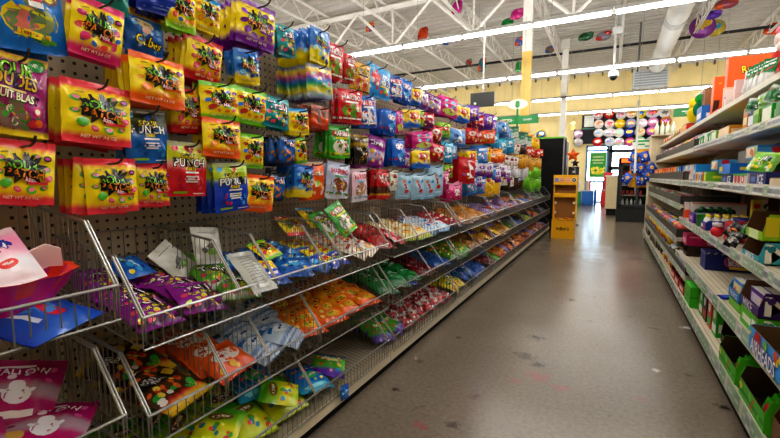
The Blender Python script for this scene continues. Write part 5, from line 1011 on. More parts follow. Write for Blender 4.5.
carton('candy_box', 'navy mint box with white crosses, nearer of two', 'candy box', .65, 2.6, ZCd+.004, .25, .26, .07, '14226a', [('t', 'ICE', .2, .5, .34, 'e8ecf8', None), ('r', -.25, .5, .3, .1, '5a78c8')], [('t', 'ICE', .0, .5, .3, 'e8ecf8', None)])
carton('candy_box', 'flat tan candy tray at the right frame edge of the upper shelf', 'candy box', .64, 2.2, ZCd+.004, .3, .3, .045, 'd8c4a4', [('r', .2, .5, .2, .05, 'c87a4a')], None, 1, 'a08a6a', lip=.9)
gen('chip_lime', 'lime green chewy candy bag', .15, .12, .03, [(0, '5aa81a'), (1, '86cc24')], 'LIME', 'eef4e0', '2a6a10', .6, .5, 4, ['f0e03a', '3a8a1a', 'e8f4d0'])
R = Matrix.Rotation(-PI/2+.6, 3, 'Z') @ Matrix.Rotation(.1, 3, 'Y') @ Matrix.Rotation(-.55, 3, 'X')
o = place(bag_mesh('chip_lime'), 'candy_bag', 'lime green bag lying on the boxes of the upper right shelf', 'candy bag', (0, 0, 0)); o.matrix_world = Matrix.Translation((.74, 2.9, ZCd+.18)) @ R.to_4x4()
# shelf B, near bay
for i, (xx, yy, D, T, H, c1, c2, lb) in enumerate(((.75, 2.74, .2, .2, .10, '14a03a', '0c7a2a', 'bright green carton nearest the right frame edge'), (.75, 3.0, .2, .17, .105, '18a83e', 'e8ecd8', 'bright green carton with pale end, second from the frame edge'), (.75, 3.24, .2, .1, .11, '9ccc5a', '4a9a2a', 'pale green and white candy carton'),
                                          (.77, 3.42, .2, .12, .13, '1a2f7a', 'dfe6ea', 'navy and white candy carton with green foil'), (.80, 3.7, .2, .1, .18, 'd88a1a', 'f4d8a0', 'tall orange carton standing on end'), (.75, 3.92, .2, .36, .085, 'dc9a1a', 'f0d8b4', 'low orange display carton'), (.75, 4.36, .2, .2, .085, '8ac030', 'e0ecd0', 'lime candy carton beside the orange one'))):
    carton('candy_box', lb+' on the second shelf', 'candy box', xx, yy, ZBd+.004, D, T, H, c1, [('r', 0, .5, .9, .5, c2)], [('r', -.25, .5, .4, .2, c2)])
for i in range(6):
    m = MB(); cc = ['1f8a4a', '2a9a5a', 'e8ece4', '1a7a40', '3aa85a', '167a44'][i]
    m.rbox(0, 0, 0, .09, .09, .1, .02, cc); m.rbox(.005, .005, .1, .085, .085, .115, .02, 'dfe8dc'); m.art([('e', 0, .5, .3, .3, 'e4ecdc')], lambda x, z, l: (-l-.0005, .045-x, z), .09, .1)
    tag(m.build('candy_tin', 'plastic', loc=(.76, 4.62+i*.125, ZBd+.004)), 'small green mint tin, %s in line on the second shelf' % ORD[i], 'tin', 'green mint tins on the second shelf')
for i, (xx, yy, z_, cc, sd) in enumerate(((.80, 3.5, .215, '14703a', .1), (.79, 3.28, .215, '7ab02a', -.3), (.80, 2.76, .215, '0f6a34', .2), (.81, 3.1, .215, '1a7a3a', .4))):
    gen('xm%d' % i, 'green foil sweet bag', .1, .1, .03, [(0, 'd8e4dc'), (.25, cc), (.7, cc), (1, 'e4ece4')], None, ops=[('b', 8, i, ['f4f4f4', 'c8283a', '0a4a24'], -.4, .1, .4, .9, .06)])
    R = Matrix.Rotation(-PI/2+.7, 3, 'Z') @ Matrix.Rotation(sd, 3, 'Y') @ Matrix.Rotation(-.25, 3, 'X')
    o = place(bag_mesh('xm%d' % i), 'candy_bag', ['dark green foil bag behind the navy carton', 'lime foil bag behind the pale green carton', 'tall dark green foil bag at the right frame edge', 'green foil bag behind the bright green carton', 'x'][i]+', second shelf', 'candy bag', (0, 0, 0)); o.matrix_world = Matrix.Translation((xx, yy, ZBd+z_)) @ R.to_4x4()
# top shelf
carton('display_box', 'large orange peanut butter cup display board with yellow script', 'display box', .90, 4.95, ZA+.004, .44, .1, .53, 'ee5a14', None, [('t', "Reese's", -.04, .8, .46, 'f4d81e', '4a1c08', 8, 1.25), ('t', 'PEANUT BUTTER CUPS', 0, .67, .36, '5a2408', None, 4), ('r', -.3, .2, .2, .1, 'f4d81e')])
carton('display_box', 'orange display carton left of the large orange board', 'display box', .88, 5.4, ZA+.004, .16, .12, .45, 'ee5f18', [('r', 0, .5, .8, .8, 'f07a2a')], [('r', .1, .2, .5, .2, 'f4c83a'), ('e', -.2, .85, .1, .05, 'f4a02a')])
carton('display_box', 'low orange tray with dark opening beside the orange carton', 'display box', .86, 5.0, ZA+.004, .2, .3, .2, 'e85a18', None, [('r', .1, .3, .4, .2, 'f4b03a')], 1, '4a2a14', lip=.4)
carton('display_box', 'brown cardboard display at the far side of the orange cartons', 'display box', .87, 5.8, ZA+.004, .16, .3, .42, '8a5a38', [('r', 0, .6, .7, .8, '6a4028')], [('r', .1, .5, .4, .6, '5a3420')])
for i, (xx, yy, D, T, H, c1, c2, rt, lb) in enumerate(((.82, 4.5, .13, .03, .17, 'f0dcd8', '1a2a9a', .25, 'white card box with blue corner leaning on the top shelf'), (.82, 4.2, .12, .03, .19, 'ecd0d0', 'e4b8b8', .2, 'pale pink candy card, left of the pink pair'), (.83, 3.95, .13, .03, .2, 'f0d4d4', 'd8a0a4', .15, 'tall pale pink candy card, right of the pink pair'), (.84, 4.7, .08, .03, .22, 'f0c8b0', 'e8a080', .1, 'peach candy card before the orange board'), (.84, 3.86, .08, .05, .16, 'c81a30', 'e84a5a', .1, 'dark red candy box beside the green striped packs'))):
    carton('candy_card', lb, 'candy card', xx, yy, ZA+.004, D, T, H, c1, [('r', 0, .6, .5, .4, c2)], [('r', .25, .75, .34, .2, c2), ('r', 0, .3, .7, .05, 'c8a4a4'), ('r', 0, .45, .7, .04, 'd8b8b8')], rot=rt)
for i in range(4):
    gen('xp%d' % i, 'green and white striped sweet pack', .08, .18, .03, [(0, 'e8ecec'), (.45, 'f0f0f0'), (.5, '1a8a4a'), (1, '147a40')], None, ops=[('r', 0, .75, .9, .16, 'e8eee8', 25), ('r', 0, .6, .9, .1, 'c8283a', 25), ('r', 0, .9, .9, .1, 'e8eee8', 25)])
    R = Matrix.Rotation(-PI/2+.9, 3, 'Z') @ Matrix.Rotation(.12, 3, 'Y') @ Matrix.Rotation(-.15, 3, 'X')
    o = place(bag_mesh('xp%d' % i), 'candy_bag', 'green and white striped pack, %s from the left on the top shelf' % ORD[i], 'candy bag', (0, 0, 0), group='striped green packs on the top shelf'); o.matrix_world = Matrix.Translation((.835+.01*i, 3.76-.07*i, ZA+.195)) @ R.to_4x4()
t = thing('plush_toy', 'white and pink plush bundle sitting on the red-trimmed box, top shelf', 'plush', (1.0, 3.78, ZA+.33))
m = MB(); m.ball((0, 0, -.1), .085, .085, .1, 'd83a3a', 12, 8); m.build('body', 'matte', t, smooth=True)
m = MB(); m.ball((0, 0, .03), .08, .08, .075, 'f0dcdc', 12, 8); m.ball((-.05, -.04, -.03), .03, .03, .03, 'f4eaea', 8, 6); m.build('head', 'matte', t, smooth=True)
m = MB(); m.ball((.0, 0, .09), .075, .075, .05, 'e88a9a', 12, 8); m.ball((0, 0, .14), .025, .025, .025, 'f8f0f0', 8, 6); m.build('hat', 'matte', t, smooth=True)
carton('candy_box', 'clear red-trimmed box behind the striped packs on the top shelf', 'candy box', .92, 3.62, ZA+.004, .2, .3, .14, 'd82a30', [('r', 0, .5, .9, .2, 'f0c8c8')], [('r', 0, .5, .8, .2, 'f0d0d0')])
for i, (xx, yy, H, c1, c2, lb) in enumerate(((.85, 5.6, .2, '1a70c8', 'e8e8f0', 'blue candy box beside the brown display'), (.84, 6.5, .1, 'd8281e', 'f0a03a', 'red candy tray below the yellow plush'))):
    carton('candy_box', lb+' on the top shelf', 'candy box', xx-.03, yy, ZA+.004, .2, .3 if i == 0 else .6, H, c1, [('r', 0, .5, .8, .2, c2)], [('r', 0, .5, .6, .2, c2)])
m = MB(); m.ball((0, 0, .1), .07, .07, .1, 'f0d41a', 12, 8); m.ball((.0, 0, .23), .06, .06, .06, 'f4dc2a', 12, 8); tag(m.build('plush_toy', 'matte', loc=(.85, 6.32, ZA+.1), smooth=True), 'yellow plush toy far along the top shelf', 'plush')
m = MB(); m.ball((0, 0, .1), .08, .07, .1, '14784a', 12, 8); m.ball((0, 0, .22), .07, .06, .06, '1a9a3a', 12, 8); tag(m.build('plush_toy', 'matte', loc=(.88, 6.05, ZA+.12), smooth=True), 'green plush toy beside the yellow one on the top shelf', 'plush')
# far bay: rows of small boxes and bags on each shelf
def far_row(z, x, y0, y1, step, h, pal, nm, desc, kind, where, T=None, D=.3, dz=0):
    r = random.Random(nm+where); i = 0; y = y1-step; me = {}
    while y >= y0:
        ci = r.randrange(len(pal)); c1, c2, cd = pal[ci]; hh = h
        if ci not in me:
            m = MB()
            if kind == 'box':
                m.box(0, 0, 0, D, step*.92, hh, c1, [c1, c2, c1, c1, c1, c1]); m.art([('r', 0, .5, .7, .3*hh/step, c2), ('e', .2, .7, .1, .1, 'f4f0e8')], lambda x_, z_, l: (-l-.0005, step*.46-x_, z_), step*.92, hh)
            else:
                m.ball((.07, step*.45, hh*.5), .085, step*.5, hh*.5, c1, 10, 6); m.art([('e', 0, .55, .3, .2, c2)], lambda x_, z_, l: (.07-.085*math.cos(min(1.3, abs(x_/(step*.5))))-.004-l, step*.45-x_, z_), step*.8, hh)
                m.box(.04, step*.1, hh*.92, .1, step*.8, hh, c2)
            me[ci] = m.mesh(nm, 'carton' if kind == 'box' else 'film', kind != 'box')
        place(me[ci], nm, '%s, %s from the near end of %s' % (cd+' '+desc, ORD[i] if i < len(ORD) else str(i+1), where), desc.split()[-1] if desc.split()[-1] != 'box' else 'candy box', (x+r.uniform(0, .02), y, z), (0, 0, r.uniform(-.06, .06)), group='%ss on %s' % (desc, where)); y -= step; i += 1
far_row(ZA+.003, .82, 6.7, 9.2, .17, .16, [('7a3a9a', 'f0d03a', 'purple'), ('f0c81a', '6a2a8a', 'yellow'), ('c8a02a', 'e8e0d0', 'gold'), ('e8742a', 'f4e8d0', 'orange'), ('8a5a34', 'e8c88a', 'brown')], 'candy_pouch', 'seasonal candy bag', 'bag', 'the far top shelf')
far_row(ZBd+.01, .76, 5.3, 9.2, .16, .15, [('8a2a8a', 'f0e0f0', 'violet'), ('c83a3a', 'f4e8e8', 'red'), ('f0d02a', 'e8502a', 'yellow'), ('8ac02a', 'f0f0d8', 'lime'), ('5a2a9a', 'e8e0f0', 'purple')], 'candy_pouch', 'small candy bag', 'bag', 'the far second shelf')
far_row(ZCd+.02, .68, 6.0, 9.2, .14, .15, [('f0801a', 'f8d08a', 'orange'), ('f09a2a', 'f4e8d0', 'amber'), ('e8661a', 'f4c02a', 'deep orange')], 'candy_box', 'orange candy box', 'box', 'the far third shelf')
far_row(ZCd+.02, .67, 4.62, 5.95, .15, .145, [('1a8ad0', 'e8f0f8', 'sky blue'), ('2a9ad8', '1a5aa0', 'blue'), ('1a1f6a', 'e8ecf8', 'navy'), ('e8d8c8', 'd83a3a', 'cream')], 'candy_box', 'blue candy box', 'box', 'the mid third shelf')
far_row(ZDf+.015, .67, 5.2, 9.2, .2, .09, [('d8d0c8', 'c85a8a', 'pale pink'), ('b83a4a', 'f0d8d8', 'red'), ('8a8a84', 'e8e8e0', 'grey'), ('4a8a4a', 'e8e8d0', 'green')], 'candy_packet', 'flat candy packet', 'bag', 'the far fourth shelf')
far_row(ZEf+.015, .65, 5.2, 9.2, .16, .11, [('e8b84a', '8a5a2a', 'golden'), ('c8342e', 'f4d0c8', 'red'), ('8a4a8a', 'f0c83a', 'plum'), ('e8584a', '3a8ac8', 'coral'), ('4a9ac8', 'f4e8d8', 'blue')], 'candy_packet', 'candy packet', 'bag', 'the far fifth shelf')
far_row(ZF+.015, .64, 5.9, 9.2, .16, .13, [('f0c41a', 'c8281e', 'yellow'), ('e8b01a', '2a5ac0', 'gold'), ('f0d02a', 'e86a1a', 'lemon')], 'candy_pouch', 'yellow candy bag', 'bag', 'the far sixth shelf')
far_row(ZF+.015, .64, 4.4, 5.85, .15, .075, [('d8dcd8', '8a8a84', 'white'), ('b8c4c8', 'e8e8e8', 'silver'), ('3a2a24', 'c8a04a', 'brown')], 'candy_packet', 'pale candy packet', 'bag', 'the near sixth shelf')
far_row(ZG+.006, .61, 6.4, 9.2, .24, .15, [('2a1a18', '5a3a2a', 'dark brown'), ('3a2020', '8a6a4a', 'brown'), ('1f1614', '6a2a2a', 'black-brown')], 'candy_box', 'dark candy box', 'box', 'the far base shelf')
far_row(ZG+.006, .62, 5.3, 6.35, .17, .1, [('f0981a', 'f4d82a', 'orange'), ('e8781a', '8a2a1a', 'deep orange'), ('d8c8b8', 'c83a2a', 'cream')], 'candy_pouch', 'orange candy bag', 'bag', 'the middle base shelf')

# ------------------------------------------------------------------ far end of the aisle
t = thing('end_panel', 'tall black end panel with lime green top edge behind the yellow display', 'panel', (-1.26, 9.95, 0))
m = MB(); m.box(-.31, -.22, .03, .31, .35, 2.02, '17181a'); m.box(-.33, -.24, 0, .33, .37, .05, '0e0e10'); m.build('body', 'matte', t)
m = MB(); m.box(-.32, -.23, 2.02, .32, .36, 2.05, '6cc22a'); m.build('top_trim', 'plastic', t)
m = MB(); m.box(.3, -.24, 0, .33, -.21, 2.02, '8a8c8e'); m.box(.34, -.15, .1, .36, .3, 1.95, '4a4c50'); m.build('side_rail', 'paint', t)
t = thing('candy_display', 'yellow floor candy display with round discs across its header', 'display stand', (-.79, 8.47, 0))
Yl = 'f0b010'
m = MB(); m.box(-.2, 0, 0, .2, .03, .36, Yl); m.box(-.2, .03, 0, -.185, .4, .36, Yl); m.box(.185, .03, 0, .2, .4, .36, Yl); m.box(-.2, .39, 0, .2, .41, .36, Yl); m.box(-.2, .0, .34, .2, .05, .37, 'd89a0c')
m.art([('t', "m&m's", .0, .55, .56, '3a1c0c', None, 0, 1.2), ('r', 0, .97, .98, .03, 'd89a0c')], lambda x, z, l: (x, -l-.0005, z), .4, .36)
m.build('base_bin', 'carton', t)
m = MB(); m.box(-.21, .2, .36, -.19, .42, 1.05, Yl); m.build('side_panel', 'carton', t)
m = MB(); m.box(.19, .2, .36, .21, .42, 1.05, Yl); m.build('side_panel', 'carton', t)
m = MB(); m.box(-.19, .4, .36, .19, .42, 1.05, 'a8743c'); m.build('back_panel', 'carton', t)
m = MB(); m.box(-.19, .18, .80, .19, .4, .815, Yl); m.box(-.19, .17, .79, .19, .185, .87, Yl); m.build('shelf', 'carton', t)
for x in (-.18, .15):
    for z in (.47, .66): m = MB(); m.box(x, .17, z, x+.035, .2, z+.04, 'f0ece0'); m.build('price_tab', 'carton', t)
m = MB(); m.box(-.215, .18, 1.03, .215, .42, 1.22, Yl)
m.art([('e', -.36, .5, .1, .1, 'f4f4f0'), ('e', -.36, .5, .085, .085, '2a4ab0'), ('e', -.14, .5, .1, .1, 'f4f4f0'), ('e', -.14, .5, .085, .085, 'd83a2a'), ('e', .12, .5, .1, .1, 'f4f4f0'), ('e', .12, .5, .085, .085, 'e8782a'), ('e', .36, .5, .1, .1, 'f4f4f0'), ('e', .36, .5, .085, .085, '2a1a14'), ('t', 'm', -.36, .5, .07, 'ffffff', None), ('t', 'm', -.14, .5, .07, 'ffffff', None), ('t', 'm', .12, .5, .07, 'ffffff', None), ('t', 'm', .36, .5, .07, 'ffffff', None)], lambda x, z, l: (x, .18-l-.0005, 1.03+z), .43, .19)
m.build('header', 'carton', t)
r_ = random.Random(5)
for i in range(9):
    m = MB(); cc = ['f0b81a', 'd83a1e', 'f4e8d8', 'e8741a'][i % 4]; m.ball((0, 0, 0), .05, .06, .028, cc, 8, 6); m.box(-.03, -.02, .024, .03, .02, .03, 'f4d84a')
    tag(m.build('candy_bag', 'film', loc=(-.93+.035*i, 8.57+.12*(i % 3), .33+.02*(i % 2)), smooth=True, rotz=r_.uniform(-1, 1)), 'small chocolate bag in the yellow display bin, %s from the left' % ORD[i], 'candy bag', 'chocolate bags in the yellow display bin')
for i in range(3):
    m = MB(); m.box(0, 0, 0, .08, .1, .05, '2a6ac0'); m.box(.005, -.001, .01, .075, 0, .04, 'e8ecf4'); tag(m.build('candy_box', 'carton', loc=(-.96+.1*i, 8.68, .816)), 'blue chocolate box on the upper tier of the yellow display, %s from left' % ORD[i], 'candy box', 'blue boxes in the yellow display')
t = thing('payment_terminal', 'small black monitor standing behind the yellow display', 'monitor', (-.82, 10.9, 0))
m = MB(); m.box(-.12, -.02, 1.12, .12, .02, 1.42, '17181c'); m.art([('r', 0, .55, .7, .6, '2a3040'), ('e', 0, .6, .12, .12, 'c8ccd4')], lambda x, z, l: (x, -.02-l, 1.12+z), .24, .3); m.build('screen', 'plastic', t)
m = MB(); m.tube([(0, .03, 0), (0, .03, 1.15)], .02, 8, '2a2a2c'); m.lathe([(0, 0), (.16, 0), (.16, .02), (0, .025)], 16, '2a2a2c', (0, .03, 0)); m.build('stand', 'paint', t)
foil('b', 'orange star foil balloon floating above the yellow display', (-.72, 9.2, 1.62), .14, .14, 'd8581a', shape='star')
foil('b', 'small black star foil balloon below the orange star', (-.68, 9.3, 1.46), .09, .09, '1a1714', shape='star')
foil('b', 'round yellow and blue foil balloon floating left above the black panel', (-1.64, 11.2, 2.25), .14, .14, 'd8b82a', None, 'round', extra=[('e', 0, .5, .4, .34, '2a6ab0'), ('e', .05, .55, .22, .18, 'd8e4f0'), ('e', -.1, .4, .12, .1, 'f0c81a')])
# aisle signs hung over the gondola ends
def aisle_sign(label, x, y, num, words, z=2.3, w=.34):
    t = thing('aisle_sign', label, 'sign', (x, y, z))
    m = MB(); m.tube([(0, .01, -.35), (0, .01, .22)], .022, 8, '1a8a44'); m.build('post', 'plastic', t)
    m = MB()
    for s in (-1, 1):
        m.box(min(s*.02, s*(w+.06)), -.012, -.14, max(s*.02, s*(w+.06)), .012, .03, '12833f')
    m.art([('t', words, .25, .5, .2, 'f0f4ee', None)]+[('r', -.25, .62, .24, .016, 'dfeadf'), ('r', -.22, .4, .2, .016, 'dfeadf'), ('r', -.16, .5, .14, .012, 'c8dcc8')], lambda x_, z_, l: (x_, -.0125-l, -.14+z_), w*2+.12, .17)
    m.build('panel', 'plastic', t)
    m = MB(); n = 32
    m.prism([(.205*math.cos(2*PI*k/n), .27+.1*math.sin(2*PI*k/n)) for k in range(n)], -.008, .008, 'e4ecd0', axis=1)
    m.art([('e', 0, .5, .47, .235, 'f0eed4'), ('t', num, 0, .5, .17, '1a8a44', '0f6a30', 0, 1.1)], lambda x_, z_, l: (x_, -.0085-l, .165+z_), .41, .21)
    m.build('number_oval', 'plastic', t)
    m = MB(); m.tube([(-.12, 0, .36), (-.12, 0, 2.0)], .003, 4, '8a8a88'); m.tube([(.12, 0, .36), (.12, 0, 2.0)], .003, 4, '8a8a88'); m.build('cable', 'wire', t)
aisle_sign('green aisle sign with pale oval number 8 over the hanging candy', -1.81, 9.0, '8', 'CANDY', 2.42, .37)
aisle_sign('green aisle sign beyond the right shelves, partly behind orange boxes', 1.62, 10.5, '9', 'CANDY', 2.56, .5)
# clip strip of snack bags on the end of the right shelving
t = thing('pole', 'slim white pole hanging on a cable in front of the snack bags', 'pole', (.38, 9.2, 0))
m = MB(); m.tube([(0, 0, 1.26), (0, 0, 2.62)], .02, 8, 'd8dcdc'); m.build('tube', 'plastic', t, smooth=True); m = MB(); m.tube([(0, 0, 2.62), (0, 0, 5.36)], .003, 4, '9a9a98'); m.build('cable', 'wire', t)
m = MB(); m.lathe([(0, 5.36), (.06, 5.36), (.06, 5.4), (0, 5.4)], 12, 'd8d8d8'); m.build('ceiling_flange', 'paint', t)
t = thing('display_rack', 'yellow backed rack holding blue snack bags at the right shelf end', 'display rack', (.50, 9.42, 0))
m = MB(); m.box(-.2, 0, .98, .14, .02, 1.62, 'e8a81a'); m.prism([(-.2, 1.62), (.14, 1.62), (.14, 1.78), (-.05, 1.78)], 0, .02, 'e8a81a', axis=1); m.build('back_board', 'carton', t)
m = MB(); m.box(-.18, -.005, 1.72, .2, .02, 1.9, 'e6ece0'); m.art([('r', 0, .85, .98, .1, '3aa04a'), ('r', -.1, .5, .3, .08, '3a9a48'), ('r', .2, .3, .3, .06, '3a9a48')], lambda x, z, l: (.01+x, -.006-l, 1.72+z), .38, .18); m.build('header', 'carton', t)
gen('snack_blue', 'royal blue snack bag', .19, .22, .06, [(0, '0f3ca8'), (.5, '1a58cc'), (1, '0f46b4')], None, ops=[('e', .05, .6, .3, .2, 'f0d03a', 20), ('r', .05, .62, .44, .1, 'd8281e', 14), ('b', 6, 3, ['f0c84a', 'e8e8f0', '3a8ae0'], -.4, .1, .4, .4, .08)])
for i, (x, z, rl, yw) in enumerate(((.36, 1.66, .35, -.3), (.52, 1.66, -.3, .2), (.34, 1.46, -.2, -.2), (.5, 1.44, .2, .1), (.66, 1.42, -.7, .2), (.25, 1.24, .55, -.4), (.5, 1.22, -.1, .1), (.6, 1.3, -.4, .3))):
    o = place(bag_mesh('snack_blue'), 'snack_bag', 'royal blue snack bag on the yellow rack, %s' % ['upper left', 'upper right', 'middle left', 'centre', 'tilted at middle right', 'lowest at left', 'lowest at centre', 'lower right'][i], 'snack bag', (.46+(x-.46)*.72, 9.33-.035*(i % 2), z), (0, rl, yw), (.86, 1, .92), group='blue snack bags on the yellow rack')
# drinks fridge
t = thing('drinks_fridge', 'black glass-door drinks fridge beyond the right shelves', 'fridge', (.5, 12.4, 0))
m = MB(); K = '141518'
m.box(-.36, 0, 0, .42, .03, .38, K); m.box(-.36, .03, 0, .42, .6, .38, K); m.box(-.36, 0, .38, -.29, .6, 1.66, K); m.box(.35, 0, .38, .42, .6, 1.66, K); m.box(-.29, .56, .38, .35, .6, 1.66, '4a4e52'); m.box(-.36, 0, 1.5, .42, .6, 1.68, K)
for i in range(6): m.box(-.33, -.004, .06+i*.045, .39, 0, .08+i*.045, '26282c')
m.build('cabinet', 'paint', t)
m = MB(); m.box(-.3, -.012, 1.55, .38, -.002, 1.65, 'e8501e'); m.art([('b', 10, 3, ['f4d03a', 'f8f0e0', 'c8281e'], -.45, .1, .45, .9, .05)], lambda x, z, l: (.04+x, -.013-l, 1.55+z), .66, .1); m.build('header_light', 'screen', t)
m = MB(); m.box(-.3, -.02, .4, -.26, .0, 1.5, '2a2c30'); m.box(.3, -.02, .4, .36, .0, 1.5, '2a2c30'); m.box(.06, -.022, .4, .12, .0, 1.5, '2a2c30'); m.box(-.3, -.02, .4, .36, .0, .45, '2a2c30'); m.box(-.3, -.02, 1.46, .36, .0, 1.5, '2a2c30'); m.box(.03, -.05, .7, .05, -.03, 1.2, '8a8c90'); m.build('door_frame', 'paint', t)
m = MB(); m.box(-.26, -.01, .45, .3, -.006, 1.46, 'ffffff'); m.build('door_glass', 'glass', t)
for z in (.42, .68, .94, 1.2):
    m = MB(); m.box(-.28, .05, z, .34, .54, z+.015, 'b8bcc0'); m.build('shelf', 'wire', t)
bt = MB(); bt.lathe([(0, 0), (.03, 0), (.032, .1), (.014, .15), (.014, .17), (0, .172)], 8, 'c8d4d8'); bme2 = bt.mesh('drink_bottle', 'plastic', True)
bt = MB(); bt.lathe([(0, 0), (.03, 0), (.032, .12), (.028, .13), (0, .13)], 8, 'b83a34'); bme3 = bt.mesh('drink_can', 'plastic', True)
for zi, z in enumerate((.436, .696, .956, 1.216)):
    for i in range(5):
        can = zi % 2
        place(bme3 if can else bme2, 'drink_can' if can else 'drink_bottle', '%s, %s from left on the %s fridge shelf from below' % ('red drink can' if can else 'pale drink bottle', ORD[i], ORD[zi]), 'drink', (.28+i*.1, 12.5, z), group='drinks on the fridge shelves')
# checkout counter and wrap bins before the exit
t = thing('checkout_counter', 'cream checkout counter with dark base beside the fridge', 'counter', (-.05, 14.3, 0))
m = MB(); m.box(-.1, 0, .2, .35, 1.4, 1.18, 'e4d4ac'); m.build('body', 'matte', t)
m = MB(); m.box(-.13, -.03, 1.18, .38, 1.43, 1.22, 'f0ece4'); m.build('counter_top', 'plastic', t)
m = MB(); m.box(-.06, .04, 0, .33, 1.36, .2, '1c1c1e'); m.build('base', 'matte', t)
def wrap_bin(x, y, w, d, h, col, label, n, gname):
    t = thing('wrap_bin', label, 'bin', (x, y, 0)); m = MB(); e = .02
    m.box(-w/2, -d/2, 0, w/2, -d/2+e, h, col); m.box(-w/2, d/2-e, 0, w/2, d/2, h, col); m.box(-w/2, -d/2, 0, -w/2+e, d/2, h, col); m.box(w/2-e, -d/2, 0, w/2, d/2, h, col); m.box(-w/2, -d/2, 0, w/2, d/2, .03, col)
    m.build('bin_body', 'plastic', t); m = MB()
    for a in (-1, 1): m.box(-w/2-.01, a*d/2-.012, h-.04, w/2+.01, a*d/2+.012, h, 'c8ccd0')
    m.build('rim', 'plastic', t)
    r = random.Random(n+int(x*100)); roll = None
    for i in range(n):
        mm = MB(); cc = r.choice(['d8d4d8', 'c83a5a', '3a70b8', 'e0c8a0', '8ab0c8', 'b8404a', 'e8e4e0']); mm.lathe([(0, 0), (.035, 0), (.035, .95), (.012, .952), (.012, .9)], 10, cc); mm.lathe([(.036, .3+.05*i % .4), (.036, .36+.05*i % .4)], 10, 'f4f0ea')
        o = mm.build('wrap_roll', 'carton', loc=(x-w/2+.07+(w-.14)*(i+.5)/n, y+r.uniform(-.05, .08), .04)); o.rotation_euler = (r.uniform(-.05, .1), r.uniform(-.06, .06), 0)
        tag(o, 'gift wrap roll, %s from left in the %s' % (ORD[i], gname), 'gift wrap', 'gift wrap rolls in the %s' % gname)
wrap_bin(-1.23, 18.9, .28, .4, .6, '1f8a3a', 'green gift wrap bin, leftmost before the windows', 3, 'green bin')
wrap_bin(-.85, 18.9, .44, .4, .62, '1a6ac0', 'blue gift wrap bin between the green and red bins', 4, 'blue bin')
wrap_bin(-.58, 19.35, .1, .3, .62, '2a78c8', 'narrow blue bin behind the wide blue bin', 1, 'narrow blue bin')
wrap_bin(-.22, 18.6, .28, .4, .66, 'd82430', 'red gift wrap bin beside the checkout counter', 3, 'red bin')
t = thing('ring_stand', 'red hooded stand top rising behind the red bin', 'stand', (-.13, 18.95, 0))
m = MB(); m.tube([(0, 0, 0), (0, 0, 1.1)], .03, 8, 'b81c2a'); m.build('post', 'paint', t)
m = MB(); m.prism([(-.16, 1.0), (.14, 1.0), (.12, 1.2), (.22, 1.33), (-.18, 1.35)], -.06, .06, 'd82030', axis=1); m.build('hood', 'plastic', t)

# balloon wall over the exit
t = thing('slat_wall', 'charcoal slat panel of foil balloons above the exit', 'display wall', (0, YB-.06, 0))
m = MB(); m.box(-1.29, 0, 3.3, 1.95, .05, 3.88, '3a3a3e')
for i in range(7): m.box(-1.29, -.004, 3.33+i*.08, 1.95, 0, 3.34+i*.08, '242428')
m.build('upper_panel', 'matte', t)
m = MB(); m.box(-1.6, 0, 2.62, 1.95, .05, 3.26, '34343a')
for i in range(8): m.box(-1.6, -.004, 2.66+i*.08, 1.95, 0, 2.67+i*.08, '1e1e22')
m.build('lower_panel', 'matte', t)
m = MB(); m.box(-1.3, -.03, 3.26, 1.95, .04, 3.31, '1f6a60'); m.build('rail', 'plastic', t)
m = MB(); m.box(-1.2, YB-.09, 3.36, -.82, YB-.075, 3.84, 'eef2ea'); m.art([('r', -.3+.2*i, .2+.2*j, .14, .1, 'd4dcd4') for i in range(4) for j in range(4)], lambda x, z, l: (-1.01+x, YB-.0905-l, 3.36+z), .38, .48)
tag(m.build('price_chart', 'carton'), 'white gridded price chart at the left end of the balloon wall', 'chart')
BW = [('d8c8d8', 'e06a6a', 'pink-topped white'), ('d8282a', 'f0e8e8', 'red and white'), ('d8d0d8', 'c86a9a', 'white and pink'), ('f0d8c0', 'e8944a', 'cream and orange'), ('e8d42a', '3a7ac8', 'yellow and blue'), ('d8dce4', 'd8485a', 'wide white multicolour'), ('e4e4e4', '6a6a70', 'white rightmost'), ('f0e4dc', 'e87a3a', 'white with orange rim'), ('f0e0e4', 'd8384a', 'white with red print'), ('f0d01a', 'd89a1a', 'bright yellow'), ('9aa8d8', 'e8843a', 'blue and orange'), ('ece8ec', 'c8c0d0', 'plain white'), ('e08ac0', 'f4e4f0', 'pink'), ('c8702a', '7a3a9a', 'orange and purple'), ('d8b8d8', 'f0e0f0', 'lilac-pink leftmost'), ('ececec', '8ab0d8', 'white with blue script'), ('f0eef0', 'd8c8e0', 'long white'), ('eef0ee', '8ac8a0', 'white with green script'), ('1f3fb0', 'f0c81a', 'blue and yellow'), ('e8dcb8', 'c8a86a', 'cream'), ('c86ac0', 'e8a04a', 'purple-pink'), ('c8c8cc', '9a9aa4', 'pale grey leftmost'), ('d8202a', 'f0e4e4', 'solid red'), ('e4e8ee', '6a8ac8', 'white with blue print'), ('e8f0ec', 'e88ab0', 'white with pastel dots'), ('d85a9a', 'e8c83a', 'pink and yellow'), ('9ad09a', 'e8e8e8', 'pale green'), ('b8c0e0', 'f0c84a', 'pale blue')]
WALLPOS = """-0.66 3.82;-0.24 3.83;0.21 3.76;0.59 3.79;0.93 3.77;1.35 3.76;1.76 3.73;-0.62 3.43;-0.20 3.41;0.19 3.41;0.59 3.40;0.99 3.38;1.37 3.40;1.81 3.41;-1.42 3.05;-0.60 3.05;-0.18 3.05;0.17 3.03;0.55 3.02;0.93 3.02;1.35 3.04;-1.40 2.68;-0.63 2.67;-0.16 2.67;0.19 2.64;0.60 2.62;0.95 2.65;1.34 2.63"""
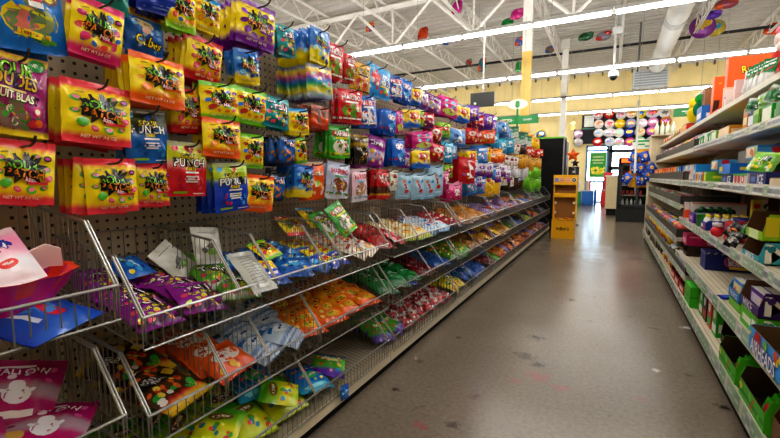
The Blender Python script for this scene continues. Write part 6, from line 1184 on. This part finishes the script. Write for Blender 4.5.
for (c1, c2, d_), p in zip(BW, WALLPOS.split(';')):
    x, z = (float(v) for v in p.split()); row = 'top' if z > 3.65 else 'second' if z > 3.3 else 'third' if z > 2.95 else 'bottom'
    foil('b', '%s foil balloon in the %s row of the balloon wall' % (d_, row), (x, YB-.28, z), .27 if 'wide' in d_ or 'long' in d_ else .2, .19, c1, c2, 'round', group='foil balloons on the balloon wall')
t = MB(); t.prism([(-.03, -.25), (.1, -.25), (.04, -.02), (.12, .0), (.05, .08), (.03, .28), (-.04, .08), (-.13, .03), (-.05, -.04), (-.12, -.22)], -.05, .05, 'd8c060', axis=1)
tag(t.build('foil_balloon', 'foil', loc=(-1.62, YB-.3, 3.5)), 'gold figure-shaped foil balloon left of the white price chart', 'balloon')
# bottles of balloon weights on a ledge at the right end
m = MB(); m.box(.62, YE-.16, 1.95, XB, YE+.03, 1.965, 'd8ccb0'); m.build('top_cap', 'paint', gr)
for i in range(4):
    m = MB(); m.lathe([(0, 0), (.034, 0), (.036, .15), (.012, .2), (.012, .24), (0, .24)], 10, 'e4ecd8'); tag(m.build('spray_bottle', 'plastic', loc=(.70+.085*i, YE-.06, 1.966), smooth=True), 'tall pale bottle on the end cap of the right shelving, %s from left' % ORD[i], 'bottle', 'pale bottles on the right end cap')
t = thing('storage_cabinet', 'beige cabinet standing beyond the right shelving end', 'cabinet', (1.5, 12.6, 0))
m = MB(); m.box(-.35, -.2, .05, .5, .2, 1.9, 'b8ac90'); m.build('body', 'paint', t)
m = MB(); m.box(-.37, -.22, 1.9, .52, .22, 1.94, 'cfc4a8'); m.build('top', 'paint', t)

# ------------------------------------------------------------------ light and camera
wd = bpy.data.worlds.new('daylight'); scn.world = wd; wd.use_nodes = True
nt = wd.node_tree; nt.nodes.clear()
out = nt.nodes.new('ShaderNodeOutputWorld'); bg = nt.nodes.new('ShaderNodeBackground')
bg.inputs[0].default_value = (.6, .8, 1, 1); bg.inputs[1].default_value = SKY
nt.links.new(bg.outputs[0], out.inputs[0])
cam = bpy.data.cameras.new('camera'); co = bpy.data.objects.new('camera', cam); COL.objects.link(co)
cam.sensor_fit = 'HORIZONTAL'; cam.sensor_width = 36; cam.lens = 411/780*36
cam.clip_start = .02
co.location = (0, 0, 1.2); co.rotation_euler = (math.radians(90-5.973), 0, math.radians(28.245))
scn.camera = co
scn.view_settings.view_transform = 'Standard'
scn.view_settings.look = 'Medium High Contrast'
scn.view_settings.exposure = EXPO
